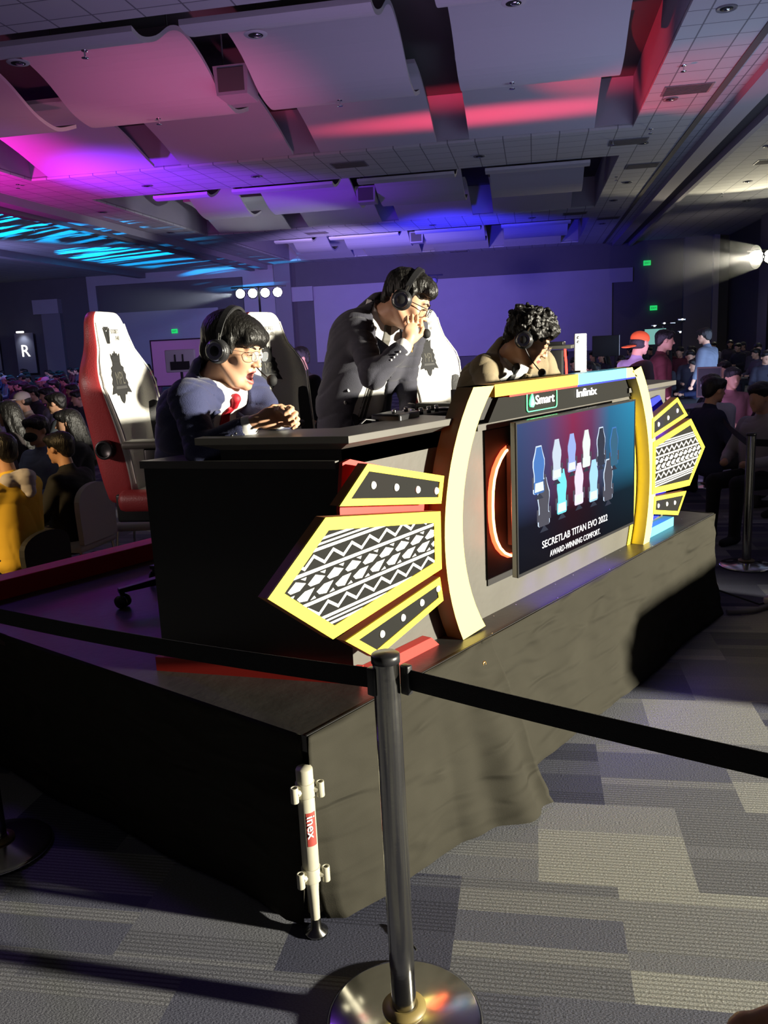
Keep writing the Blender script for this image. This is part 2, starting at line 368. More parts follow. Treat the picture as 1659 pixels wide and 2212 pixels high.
room_obj('floor', MB().box(-30, 14, -6, 42.6, -0.1, 0.0, 'carpet'))
c = MB()
BX0, BX1 = -11.8, 2.1
BAYS = [(10.9, 19.3), (22.1, 30.5), (33.0, 41.2)]
ys = [-6] + [y for b in BAYS for y in b] + [42.6]
for i in range(0, len(ys), 2): c.box(-30, 14, ys[i], ys[i + 1], H, H + 0.08, 'ceiling_tile')
for y0, y1 in BAYS:
    c.box(-30, BX0, y0, y1, H, H + 0.08, 'ceiling_tile'); c.box(BX1, 14, y0, y1, H, H + 0.08, 'ceiling_tile')
    c.box(BX0, BX1, y0, y1, H + 1.0, H + 1.1, 'recess_dark')
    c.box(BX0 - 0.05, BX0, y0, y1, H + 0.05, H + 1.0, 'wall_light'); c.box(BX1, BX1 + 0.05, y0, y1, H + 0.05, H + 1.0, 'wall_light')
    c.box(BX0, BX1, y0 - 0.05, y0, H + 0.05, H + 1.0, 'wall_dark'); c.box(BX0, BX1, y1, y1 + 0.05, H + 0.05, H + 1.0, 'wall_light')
room_obj('ceiling', c)
# wave shaped sound panels in the three bays
def smooth_prof(p, n=4):
    out = []
    for i in range(len(p) - 1):
        p0, p1, p2, p3 = (np.array(p[max(0, min(len(p) - 1, i + k))]) for k in (-1, 0, 1, 2))
        for j in range(n):
            t = j / n; q = 0.5 * ((2 * p1) + (-p0 + p2) * t + (2 * p0 - 5 * p1 + 4 * p2 - p3) * t * t + (-p0 + 3 * p1 - 3 * p2 + p3) * t ** 3); out.append(tuple(q))
    return out + [p[-1]]
prof1 = smooth_prof([(11.1, -0.07), (11.4, -0.10), (11.87, 0.06), (12.4, 0.36), (12.9, 0.46), (13.6, 0.31), (14.34, -0.01), (14.86, -0.11), (15.2, -0.08), (15.75, 0.10)])
prof2 = smooth_prof([(15.8, 0.62), (16.5, 0.60), (17.23, 0.48), (17.96, 0.31), (18.5, 0.15), (19.05, 0.0)], 3)
cols1 = [(-10.1, -8.55), (-7.86, -5.1), (-4.45, -1.93), (-1.15, 1.43)]
cols2 = [(-11.2, -8.52), (-7.86, -5.21), (-4.59, -2.01), (-1.3, 1.3)]
bay_names = ['near', 'middle', 'far']
col_names = ['first from the left', 'second from the left', 'third from the left', 'rightmost']
for bi, (y0, y1) in enumerate(BAYS):
    for si, (prof, cols) in enumerate(((prof1, cols1), (prof2, cols2))):
        for ci, (x0, x1) in enumerate(cols):
            mb = MB(); n = len(prof); vs = []
            for (y, z) in prof:
                yy = y0 + (y - 10.9); zz = H + z
                vs += [(x0, yy, zz), (x1, yy, zz), (x1, yy, zz + 0.07), (x0, yy, zz + 0.07)]
            fs = [(i * 4 + k, i * 4 + (k + 1) % 4, i * 4 + 4 + (k + 1) % 4, i * 4 + 4 + k) for i in range(n - 1) for k in range(4)]
            mb.add(vs, fs + [(0, 1, 2, 3), (4 * n - 4, 4 * n - 3, 4 * n - 2, 4 * n - 1)], 'panel_white')
            yc = y0 + (prof[0][0] + prof[-1][0]) / 2 - 10.9
            o = mb.build('sound_baffle', rot=(0, 0, RA))
            tag(o, 'white wavy sound panel, %s, %s row of the %s ceiling bay' % (col_names[ci], ('near', 'far')[si], bay_names[bi]), 'sound baffle', 'wavy sound panels in the %s ceiling bay' % bay_names[bi])
            o['kind'] = 'thing'
            # hangers fixing the panel to the deck above
            for xx in (x0 + 0.4, x1 - 0.4):
                zz = H + prof[n // 2][1]; yy = y0 + prof[n // 2][0] - 10.9
                MB().tube([(xx, yy, zz + 0.06), (xx, yy, H + 1.0)], 0.012, 'vent', 6).build('hanger', o)
# soffits running along the hall
room_obj('trim_1', MB().box(3.75, 4.15, -6, 42.5, H - 0.16, H, 'wall_light').box(4.15, 4.5, -6, 42.5, H - 0.05, H, 'recess_dark').box(4.5, 4.62, -6, 42.5, H - 0.22, H, 'wall_light').box(3.3, 3.42, -6, 42.5, H - 0.02, H, 'recess_dark'))
room_obj('trim_2', MB().box(-13.7, -13.3, 6, 42.5, H - 0.22, H, 'wall_light').box(-14.0, -13.7, 6, 42.5, H - 0.1, H, 'recess_dark').box(-14.25, -14.0, 6, 42.5, H - 0.26, H, 'wall_mid'))
room_obj('trim_3', MB().box(-20.4, -20.0, 6, 42.5, H - 0.26, H, 'wall_light'))
# walls
room_obj('wall_back', MB().box(-30, 14, 42.5, 42.7, 0, H, 'wall_dark'))
room_obj('wall_right', MB().box(9.05, 9.25, 4, 42.5, 0, H, 'wall_dark'))
room_obj('wall_left', MB().box(-30.2, -30, -6, 42.5, 0, H, 'wall_dark'))
p = MB()
p.box(-11.0, 4.7, 42.38, 42.5, 4.05, 4.7, 'wall_light').box(-11.0, 3.75, 42.36, 42.5, 0.9, 4.06, 'wall_light')
room_obj('trim_4', p)
room_obj('trim_5', MB().box(-12.1, -11.0, 42.2, 42.5, 4.0, 4.72, 'wall_light').box(-12.95, -12.1, 42.1, 42.5, 0, H, 'wall_mid').box(-14.7, -12.95, 42.3, 42.5, 0, H, 'wall_light'))
q = MB().box(-23.4, -14.7, 42.3, 42.5, 5.4, H, 'wall_light').box(-23.4, -22.9, 42.3, 42.5, 0, 5.4, 'wall_light').box(-22.9, -16.2, 42.4, 42.5, 0.9, 3.95, 'wall_light')
room_obj('trim_6', q)
room_obj('trim_7', MB().box(-26.6, -25.1, 42.1, 42.5, 4.1, 4.85, 'wall_light').box(-26.2, -25.1, 42.2, 42.5, 0, 4.1, 'wall_mid'))
room_obj('trim_8', MB().box(7.0, 8.4, 42.2, 42.5, 0, H, 'wall_mid').box(8.25, 8.5, 41.9, 42.5, 0, H, 'wall_light'))
for i, (y0, y1) in enumerate([(34, 36), (26, 28.5), (18, 20)]):
    room_obj('trim_%d' % (9 + i), MB().box(8.8, 9.05, y0, y1, 0, H, 'wall_mid'))
# ceiling fittings
def fitting(name, mb, x, y, label, cat, group, z=H):
    o = mb.build(name); o.location = RM(x, y, z); o.rotation_euler = (0, 0, RA); tag(o, label, cat, group, 'thing'); return o
vents = [(2.75, 16.75), (2.15, 20.64), (2.83, 23.65), (-4.25, 20.52), (1.5, 31.6), (-8.0, 31.8), (6.2, 24.5), (-3.5, 41.8), (2.8, 33.5)]
vlab = ['beside the right end of the near bay', 'on the strip between near and middle bay, right end', 'beside the middle bay', 'between near and middle bay, centre', 'between middle and far bay, right end', 'between middle and far bay, left end', 'right of the long soffit', 'beyond the far bay', 'beside the far bay']
for (x, y), l in zip(vents, vlab):
    v = MB().box(-0.42, 0.42, -0.3, 0.3, -0.012, 0.0, 'vent')
    for k in range(7): v.box(-0.38, 0.38, -0.25 + k * 0.08, -0.21 + k * 0.08, -0.02, -0.01, 'recess_dark')
    fitting('ceiling_vent', v, x, y, 'grey rectangular ceiling vent ' + l, 'vent', 'ceiling vents')
cans = [(2.6, 12.9), (2.55, 17.3), (2.5, 20.9), (2.7, 26.0), (2.6, 29.2), (2.7, 35.0), (-1.2, 20.8), (-6.7, 20.9), (-9.6, 20.9), (-3.6, 31.9), (0.0, 31.9), (-12.5, 24.0), (-12.6, 29.0), (5.6, 22.5), (6.3, 27.5), (7.2, 31.5), (-16.5, 30.0), (-18.5, 23.0)]
for i, (x, y) in enumerate(cans):
    g = MB().lathe([(0.0, -0.012), (0.12, -0.012), (0.135, -0.02), (0.14, 0.0)], (0, 0, 0), 'vent', 20).lathe([(0.0, -0.016), (0.085, -0.016), (0.09, -0.006)], (0, 0, 0), 'black_void', 20)
    g.lathe([(0.0, -0.03), (0.035, -0.028), (0.045, -0.012)], (0.01, 0.01, 0), 'chrome', 12)
    fitting('downlight', g, x, y, 'round unlit recessed downlight in the ceiling', 'downlight', 'recessed downlights in the ceiling')
pc = [(-7.1, 11.65, 'first'), (-3.6, 11.65, 'second'), (-0.2, 11.6, 'third')]
for (x, y, l) in pc:
    g = MB().lathe([(0.0, -0.012), (0.15, -0.012), (0.16, 0.0)], (0, 0, 0), 'panel_white', 20).lathe([(0.0, -0.02), (0.1, -0.016)], (0, 0, 0), 'black_void', 20).lathe([(0.0, -0.035), (0.05, -0.03), (0.06, -0.012)], (0.02, 0, 0), 'chrome', 12)
    fitting('panel_downlight', g, x, y, '%s round downlight from the left set in the near bay panels' % l, 'downlight', 'downlights in the near bay panels', H - 0.085)
def sprinkler(x, y, z=H):
    g = MB().lathe([(0.0, -0.01), (0.04, -0.01), (0.045, 0)], (0, 0, 0), 'chrome', 12).tube([(0, 0, 0), (0, 0, -0.09)], 0.012, 'chrome', 8).lathe([(0, -0.095), (0.05, -0.095), (0.05, -0.09)], (0, 0, 0), 'chrome', 10)
    fitting('sprinkler', g, x, y, 'small metal sprinkler head hanging from the ceiling', 'sprinkler', 'ceiling sprinklers', z)
for x, y in [(2.5, 11.8), (2.45, 15.3), (2.5, 19.6), (1.8, 20.4), (2.3, 25.0), (3.0, 31.0), (-12.3, 19.5), (-16.0, 26.0), (6.0, 29.5)]: sprinkler(x, y)
for x, y, z in [(-6.0, 11.5, H - 0.09), (-0.3, 14.9, H - 0.11), (-3.2, 14.9, H - 0.11), (-6.5, 14.9, H - 0.11)]: sprinkler(x, y, z)
# hanging loudspeakers in the gaps of the panels
for (x, y, z, l) in [(-4.78, 14.2, 5.98, 'near'), (-4.78, 25.4, 5.98, 'middle'), (-4.78, 36.3, 5.98, 'far')]:
    r = thing('ceiling_speaker', RM(x, y, z), 'grey trapezoid loudspeaker hanging in the %s bay gap between wavy panels' % l, 'loudspeaker', RA, 'loudspeakers hung in the bay gaps')
    MB().prism([(-0.26, -0.2), (0.26, -0.2), (0.3, 0.25), (-0.3, 0.25)], -0.25, 0.3, 'wall_light', 'y').build('cabinet', r, bevel=0.01)
    MB().box(-0.22, 0.22, -0.265, -0.252, -0.15, 0.2, 'recess_dark').build('grille', r)
    MB().tube([(-0.2, 0, 0.25), (-0.2, 0, H + 1.0 - z)], 0.015, 'vent', 6).build('bracket', r); MB().tube([(0.2, 0, 0.25), (0.2, 0, H + 1.0 - z)], 0.015, 'vent', 6).build('bracket', r)
# exit signs on the walls
for (x, z, l, cx) in [(5.68, 2.77, 'lower', 1), (5.35, 4.86, 'upper', 1), (-18.7, 2.85, 'left', 1)]:
    r = thing('exit_sign', RM(x, 42.36, z), {'lower': 'glowing green EXIT sign on the back wall above the dark doorway at right', 'upper': 'dim green EXIT sign high on the back wall near the ceiling', 'left': 'small green EXIT sign on the back wall above the white screen behind the first caster'}[l], 'exit sign', RA, 'exit signs')
    MB().box(-0.16, 0.16, -0.03, 0.12, -0.11, 0.11, 'exit_green' if l != 'upper' else 'exit_green').build('sign_body', r)
    MB().text('EXIT', (0, -0.032, -0.05), 0.13, 'black_void', (1, 0, 0), (0, 0, 1), 0.002, 0.9, align='CENTER').build('lettering', r)
# ------------------------------------------------------------------ the stage
ZS = 0.62
st = thing('stage_platform', (1.5, 1.6, 0), 'low black stage platform carrying the caster desk and chairs', 'stage')
def L(o): return o
def child(mb, name, root, **k):                  # build in world coordinates, hang under root
    o = mb.build(name, root, **k); o.matrix_parent_inverse = Matrix.Translation(root.location).inverted() if root.rotation_euler.z == 0 else (Matrix.Translation(root.location) @ Matrix.Rotation(root.rotation_euler.z, 4, 'Z')).inverted(); return o
EX = 4.93
deck = [(1.506, 1.592), (EX, 1.585), (EX + 0.05, 3.74), (1.43, 3.74)]
child(MB().prism(deck, ZS, ZS - 0.05, 'stage_top', 'z'), 'deck', st)
for x, y in ((1.56, 1.66), (3.2, 1.66), (EX - 0.07, 1.66), (1.5, 3.68), (3.2, 3.68), (EX - 0.04, 3.68)): child(MB().tube([(x, y, 0), (x, y, ZS - 0.05)], 0.024, 'white_paint', 10), 'support_leg', st)
def fold(x, s): return noise.noise(Vector((x * 3.1, s, 0.3)))
def drape(xs, func, name, root=None, rows=26):
    vs = []; fs = []; nx = len(xs)
    for j in range(rows + 1):
        t = j / rows
        for x in xs: vs.append(func(x, t))
    for j in range(rows):
        for i in range(nx - 1): fs.append((j * nx + i, j * nx + i + 1, (j + 1) * nx + i + 1, (j + 1) * nx + i))
    mb = MB().add(vs, fs, 'drape', True); o = mb.build(name, root, recalc=False)
    s = o.modifiers.new('s', 'SOLIDIFY'); s.thickness = 0.004; return o
def sm(a, b, x): t = max(0, min(1, (x - a) / (b - a))); return t * t * (3 - 2 * t)
def lin(xs, ys, x): return float(np.interp(x, xs, ys))
def wr(x, z, a=1.0):
    # creases: long slanting ones and a fine web
    q = noise.noise(Vector((x * 2.2 + z * 3.5, z * 9 - x * 1.5, 1.7))) * 0.010 + noise.noise(Vector((x * 5 - z * 6, z * 17 + x * 5, 4.1))) * 0.0055 + abs(noise.noise(Vector((x * 9 + z * 7, z * 13, 7.7)))) * 0.005
    return q * a
def front1(x, t):
    # nearer cloth, bulging out at its far lower end
    z = ZS * (1 - t) + 0.012 * t
    yb = lin([1.50, 1.56, 1.7, 1.9, 2.1, 2.25, 2.38, 2.47], [1.615, 1.56, 1.53, 1.515, 1.50, 1.44, 1.36, 1.37], x)
    y = 1.588 + (yb - 1.588) * (t ** 1.15) - 0.02 * math.sin(PI * t) * sm(1.52, 1.8, x)
    f = sm(2.05, 2.35, x) * t
    y += 0.022 * math.sin(x * 34 + 1.2) * f + wr(x, z, 0.6 + t) * sm(0, 0.12, t)
    xx = x + 0.03 * t * sm(2.2, 2.47, x) + 0.035 * t * (1 - sm(1.50, 1.62, x)) - 0.02 * math.sin(PI * t) * (1 - sm(1.5, 1.6, x))
    if t > 0.97: y -= 0.012
    return (xx, y, z)
def front2(x, t):
    z = ZS * (1 - t) + 0.012 * t
    yb = 1.545 + 0.008 * math.sin(x * 3) - 0.02 * sm(4.3, 4.9, x)
    y = 1.586 + (yb - 1.586) * t ** 1.3 + 0.035 * math.sin(PI * min(1, t * 1.15)) * t * 0.5 + wr(x, z, 1.5) * sm(0, 0.1, t) - 0.02 * sm(0.9, 1.0, t)
    z += 0.015 * noise.noise(Vector((x * 4, 2, 2))) * sm(0.85, 1, t)
    return (x, y, max(0.006, z))
d1 = drape([1.508 + i * 0.0125 for i in range(78)], front1, 'stage_drape')
tag(d1, 'black cloth skirt on the stage front, nearer piece bulging at its far end', 'stage skirt', 'black cloth skirts round the stage')
d2 = drape([2.40 + (EX + 0.01 - 2.40) * i / 130 for i in range(131)], front2, 'stage_drape')
tag(d2, 'black creased cloth skirt on the stage front, farther long piece', 'stage skirt', 'black cloth skirts round the stage')
def side1(y, t):
    z = ZS * (1 - t) + 0.01 * t
    x = 1.506 - (y - 1.592) * 0.036 - 0.03 * t - 0.012 * math.sin(y * 9) * t - wr(y, z, 1.2) * sm(0, 0.1, t)
    yy = y + 0.05 * t * (1 - sm(1.6, 1.75, y)) * 0.4
    return (x + 0.02 * (1 - sm(1.6, 1.7, y)) * t, yy, z)
d3 = drape([1.612 + i * (3.74 - 1.612) / 90 for i in range(91)], side1, 'stage_drape')
tag(d3, 'black cloth skirt hanging in shade on the left end of the stage', 'stage skirt', 'black cloth skirts round the stage')
def side2(y, t):
    z = ZS * (1 - t) + 0.01 * t
    return (EX + 0.012 + (y - 1.59) * 0.023 + 0.03 * t + wr(y, z), y, z)
d4 = drape([1.595 + i * (3.74 - 1.595) / 60 for i in range(61)], side2, 'stage_drape')
tag(d4, 'black cloth skirt on the far end of the stage beside the floor cables', 'stage skirt', 'black cloth skirts round the stage')
# tape seam lying along the deck edge
child(MB().box(1.507, EX, 1.590, 1.596, ZS, ZS + 0.002, 'matte_black'), 'edge_strip', st)
g_ = MB()
for i in range(14): g_.lathe([(0, 0), (0.003, 0.0), (0.003, 0.0015), (0, 0.0015)], (2.5 + i * 0.17, 1.70 if i % 3 else 1.598, ZS), 'chrome', 8)
o = child(g_, 'staple_row', st)
# eyelet of the nearer cloth
e = MB(); e.tube([(0.009 * math.cos(a), 0, 0.009 * math.sin(a)) for a in [k * PI / 6 for k in range(12)]], 0.0035, 'brass', 6, closed=True)
o = e.build('eyelet', loc=(2.385, 1.563, 0.545)); o.parent = d1
# scaffold leg showing at the corner
lg = thing('scaffold_leg', (1.485, 1.588, 0), 'off-white scaffold leg with a red label at the near stage corner', 'scaffold leg')
X0, Y0 = 0, 0
MB().lathe([(0.0, 0.18), (0.021, 0.18), (0.0245, 0.185), (0.0245, 0.53), (0.022, 0.535), (0.0, 0.535)], (0, 0, 0), 'white_paint', 24).tube([(0, 0, 0.18), (0.002, 0, 0.14), (0.004, 0, 0.05)], [0.021, 0.017, 0.014], 'white_paint', 14).build('tube', lg)
for z, s in ((0.47, 1), (0.20, 1)):
    k = MB().lathe([(0.026, -0.022), (0.0285, -0.02), (0.0285, 0.02), (0.026, 0.022)], (0, 0, z), 'white_paint', 20)
    for sx_, sy_ in ((-1, 0.0), (0.6, -0.8)):
        cx_, cy_ = sx_ * 0.043, sy_ * 0.043
        k.lathe([(0.007, -0.024), (0.0115, -0.024), (0.0115, 0.022), (0.007, 0.022), (0.007, -0.02)], (cx_, cy_, z), 'white_paint', 14)
        k.tube([(cx_ * 0.4, cy_ * 0.4, z), (cx_ * 0.85, cy_ * 0.85, z)], 0.012, 'white_paint', 8)
    k.build('cup_joint', lg, bevel=0.001)
MB().lathe([(0.0, 0.0), (0.035, 0.0), (0.035, 0.008), (0.016, 0.018), (0.014, 0.05), (0, 0.05)], (0.004, 0, 0), 'brushed_steel', 18).build('foot_plate', lg)
lb = MB(); cvs = []
a0 = math.atan2(-0.8, -0.25)
for k in range(9):
    a = a0 - 0.62 + 1.24 * k / 8; cvs += [(0.0249 * math.cos(a), 0.0249 * math.sin(a), 0.30), (0.0249 * math.cos(a), 0.0249 * math.sin(a), 0.405)]
lb.add(cvs, [(2 * k, 2 * k + 2, 2 * k + 3, 2 * k + 1) for k in range(8)], 'red_label', True)
nd = Vector((math.cos(a0), math.sin(a0), 0)); 
lb.text('inex', nd * 0.0256 + Vector((0, 0, 0.397)) + nd.cross(Vector((0, 0, 1))) * 0.014, 0.036, 'sign_white', (0, 0, -1), tuple(-nd.cross(Vector((0, 0, 1)))), 0.0006, 1.15, 0.01)
lb.build('sticker', lg)
# red kerb along the back of the stage
kb = MB().box(1.0, 2.66, 3.74, 3.86, 0.0, 0.71, 'red_paint')
tag(kb.build('stage_kerb', bevel=0.004), 'red painted low barrier board along the back edge of the stage', 'barrier board')

# ------------------------------------------------------------------ the desk
dk = thing('caster_desk', (3.2, 1.9, ZS), 'dark grey casters desk with angled wings and a raised counter rim', 'desk')
A, B, Cc, D = (1.88, 1.74), (1.61, 2.40), (4.52, 1.74), (4.79, 2.40)
def slab(p, q, th, z0, z1, m):                   # wall board from p to q, th inwards (to the left of p->q)
    p, q = Vector(p), Vector(q); d = (q - p).normalized(); n = Vector((-d.y, d.x)) * th
    return MB().prism([tuple(p), tuple(q), tuple(q + n), tuple(p + n)], z1, z0, m, 'z')
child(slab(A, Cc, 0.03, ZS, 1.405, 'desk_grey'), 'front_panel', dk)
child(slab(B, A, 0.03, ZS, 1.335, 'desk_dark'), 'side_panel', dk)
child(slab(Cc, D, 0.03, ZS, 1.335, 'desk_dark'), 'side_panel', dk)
child(MB().prism([(1.86, 1.75), (4.54, 1.75), (4.8, 2.41), (4.15, 2.36), (2.25, 2.36), (1.60, 2.41)], 1.35, 1.325, 'desk_top', 'z'), 'worktop', dk, bevel=0.002)
# raised rim: riser + flared counter cap, left wing
u = Vector((-0.375, 0.927)); n_in = Vector((0.927, 0.375))
A2 = Vector(A); Le = A2 + u * 0.42
riser = MB().prism([tuple(A2), tuple(A2 + Vector((0.55, 0))), tuple(A2 + Vector((0.55, 0.13))), tuple(A2 + Vector((0.10, 0.13))), tuple(Le + n_in * 0.10), tuple(Le)], 1.39, 1.33, 'desk_dark', 'z')
child(riser, 'riser', dk)
def cap_loop(off, z, depth):
    a = A2 - Vector((0.02, 0.05)) * (off / 0.05); l = Le + u * 0.06 * (off / 0.05) - n_in * off
    return [(a.x, a.y, z), (2.46 + off * 0.3, 1.74 - off, z), (2.50, 1.74 + depth, z), (A2.x + 0.16, 1.74 + depth, z), tuple((l + n_in * (depth + off + 0.02)).to_tuple()) + (z,), (l.x, l.y, z)]
def cap_mesh(mirror=False):
    lp = [cap_loop(0.0, 1.385, 0.14), cap_loop(0.035, 1.402, 0.145), cap_loop(0.052, 1.407, 0.15), cap_loop(0.052, 1.430, 0.15)]
    vs = [p for l in lp for p in l]
    if mirror: vs = [(6.40 - x, y, z) for x, y, z in vs]
    fs = [(i * 6 + k, i * 6 + (k + 1) % 6, i * 6 + 6 + (k + 1) % 6, i * 6 + 6 + k) for i in range(3) for k in range(6)] + [(5, 4, 3, 2, 1, 0), (18, 19, 20, 21, 22, 23)]
    return MB().add(vs, fs, 'desk_top')
child(cap_mesh(), 'counter_cap', dk, bevel=0.0015)
child(cap_mesh(True), 'counter_cap', dk, bevel=0.0015)
# plinth blocks: red at the near end, blue at the far end
child(slab(Vector(B) - n_in * 0.05 + u * 0.0, Vector(A) - n_in * 0.05 + Vector((0.03, -0.02)), 0.048, ZS, ZS + 0.05, 'red_paint'), 'red_plinth', dk)
child(MB().prism([(1.87, ZS), (2.30, ZS), (2.255, ZS + 0.04), (1.87, ZS + 0.04)], 1.70, 1.739, 'red_paint'), 'red_plinth', dk)
child(MB().prism([(4.16, ZS), (4.53, ZS), (4.53, ZS + 0.05), (4.16, ZS + 0.05)], 1.68, 1.739, 'sky_blue'), 'blue_plinth', dk)

# arch frame on the desk front
AF, AB = 1.65, 1.722
def arc(xm, zc, half0, half1, R, sgn, n=18):
    pts = []
    for i in range(n + 1):
        z = zc - half0 + (half0 + half1) * i / n; s_ = R - math.sqrt(max(0, R * R - (z - zc) ** 2)); pts.append((xm + sgn * s_, z))
    return pts
ar = thing('arch_frame', (3.2, 1.69, ZS), 'pale yellow curved arch frame around the screen on the desk front', 'arch frame')
Lo = arc(2.287, 1.0, 0.379, 0.533, 0.80, 1); Li = arc(2.398, 1.03, 0.40, 0.503, 0.66, 1)
child(MB().ring(Lo, Li, AF, AB, 'yellow_pale', 'y', 'gold_dark', closed=False), 'left_leg', ar)
Ro = arc(4.188, 0.97, 0.35, 0.563, 0.83, -1); Ri = arc(4.10, 0.95, 0.33, 0.583, 0.84, -1)
child(MB().ring(Ro, Ri, AF, AB + 0.02, 'yellow_pale', 'y', 'yellow_pale', closed=False), 'right_leg', ar)
ZT = 1.533
child(MB().prism([(Lo[-1][0], ZT), (3.30, ZT), (3.30, 1.487), (Li[-1][0] - 0.0, 1.487), (Li[-1][0], ZT - 0.003)], AF, AB, 'gold'), 'gold_beam', ar)
child(MB().box(3.30, 3.80, AF, AB, 1.487, ZT, 'sky_blue'), 'blue_beam', ar)
child(MB().prism([(3.80, ZT), (Ro[-1][0], ZT), (Ri[-1][0], ZT - 0.02), (3.93, 1.487), (3.80, 1.487)], AF, AB, 'yellow_pale'), 'corner_piece', ar)
child(MB().box(2.74, 3.30, AF + 0.004, AB - 0.004, 1.479, 1.487, 'red_paint').box(3.30, 3.92, AF + 0.004, AB - 0.004, 1.479, 1.487, 'blue_edge'), 'lower_edge_strip', ar)
Ii = arc(4.09, 0.95, 0.33, 0.54, 0.84, -1); I2 = arc(4.05, 0.95, 0.33, 0.54, 0.84, -1)
child(MB().ring(Ii, I2, 1.716, 1.73, 'yellow', closed=False), 'inner_lining', ar)
child(MB().box(2.48, 3.98, AB, AB + 0.02, 1.40, 1.525, 'desk_dark'), 'back_board', ar)

# header board with neon names
hd = thing('header_board', (3.3, 1.715, 1.39), 'black header board with neon names under the arch top', 'sign board')
child(MB().prism([(2.66, 1.388), (4.01, 1.388), (3.97, 1.482), (2.74, 1.482)], 1.700, 1.722, 'sign_black'), 'board', hd)
def rrect(x0, x1, z0, z1, r, n=5, y=1.694):
    pts = []
    for cx_, cz_, a0_ in ((x1 - r, z0 + r, -90), (x1 - r, z1 - r, 0), (x0 + r, z1 - r, 90), (x0 + r, z0 + r, 180)):
        for i in range(n + 1):
            a = R_(a0_ + 90 * i / n); pts.append((cx_ + r * math.cos(a), y, cz_ + r * math.sin(a)))
    return pts
child(MB().tube(rrect(2.94, 3.19, 1.403, 1.482, 0.014), 0.0022, 'neon_green', 6, closed=True), 'green_neon_frame', hd)
sg = MB()
sg.prism([(2.962, 1.432), (2.968, 1.421), (2.990, 1.418), (3.002, 1.430), (2.998, 1.445), (2.984, 1.475), (2.972, 1.462), (2.964, 1.447)], 1.692, 1.698, 'neon_green')
sg.prism([(2.972, 1.428), (2.994, 1.430), (2.983, 1.452)], 1.6905, 1.692, 'neon_white')
sg.text('Smart', (3.008, 1.696, 1.428), 0.052, 'neon_white', (1, 0, 0), (0, 0, 1), 0.003, 1.0, 0.006, width=0.158)
child(sg, 'smart_lettering', hd)
sg = MB().text('Infinix', (3.368, 1.696, 1.428), 0.050, 'neon_white', (1, 0, 0), (0, 0, 1), 0.003, 1.12, 0.004, width=0.198)
child(sg, 'infinix_lettering', hd)

# front panel facing, screen recess with the red neon
fp = thing('front_fascia', (3.3, 1.725, ZS), 'grey fascia inside the arch with a dark recess and red neon curve', 'fascia')
child(MB().prism([(2.40, ZS), (4.08, ZS), (4.09, 1.0), (4.0, 1.386), (2.55, 1.386), (2.42, 1.0)], 1.722, 1.738, 'desk_grey'), 'board', fp)
child(MB().box(2.60, 3.99, 1.708, 1.722, 1.362, 1.386, 'desk_top'), 'ledge', fp)
child(MB().box(2.659, 3.85, 1.716, 1.7215, 0.744, 1.356, 'black_void'), 'dark_recess', fp)
nc = [(2.823, 1.278), (2.780, 1.263), (2.746, 1.238), (2.716, 1.205), (2.696, 1.165), (2.685, 1.12), (2.681, 1.065), (2.682, 1.01), (2.691, 0.96), (2.706, 0.92), (2.730, 0.886), (2.765, 0.857), (2.81, 0.836), (2.86, 0.83)]
child(MB().tube([(x, 1.700, z) for x, z in nc], 0.0052, 'neon_core', 8), 'neon_tube', fp)
child(MB().tube([(x - 0.006, 1.711, z) for x, z in nc], 0.009, 'neon_red', 8), 'neon_backing', fp)
# lamps inside the neon channel (the tube's own light)
for k, (x, z) in enumerate([(2.76, 1.21), (2.74, 1.05), (2.76, 0.90)]):
    l = bpy.data.lights.new('neon_light', 'POINT'); l.energy = 0.18; l.color = (1, 0.1, 0.03); l.shadow_soft_size = 0.03
    lo = bpy.data.objects.new('neon_light', l); COL.objects.link(lo); lo.location = (x, 1.66, z)

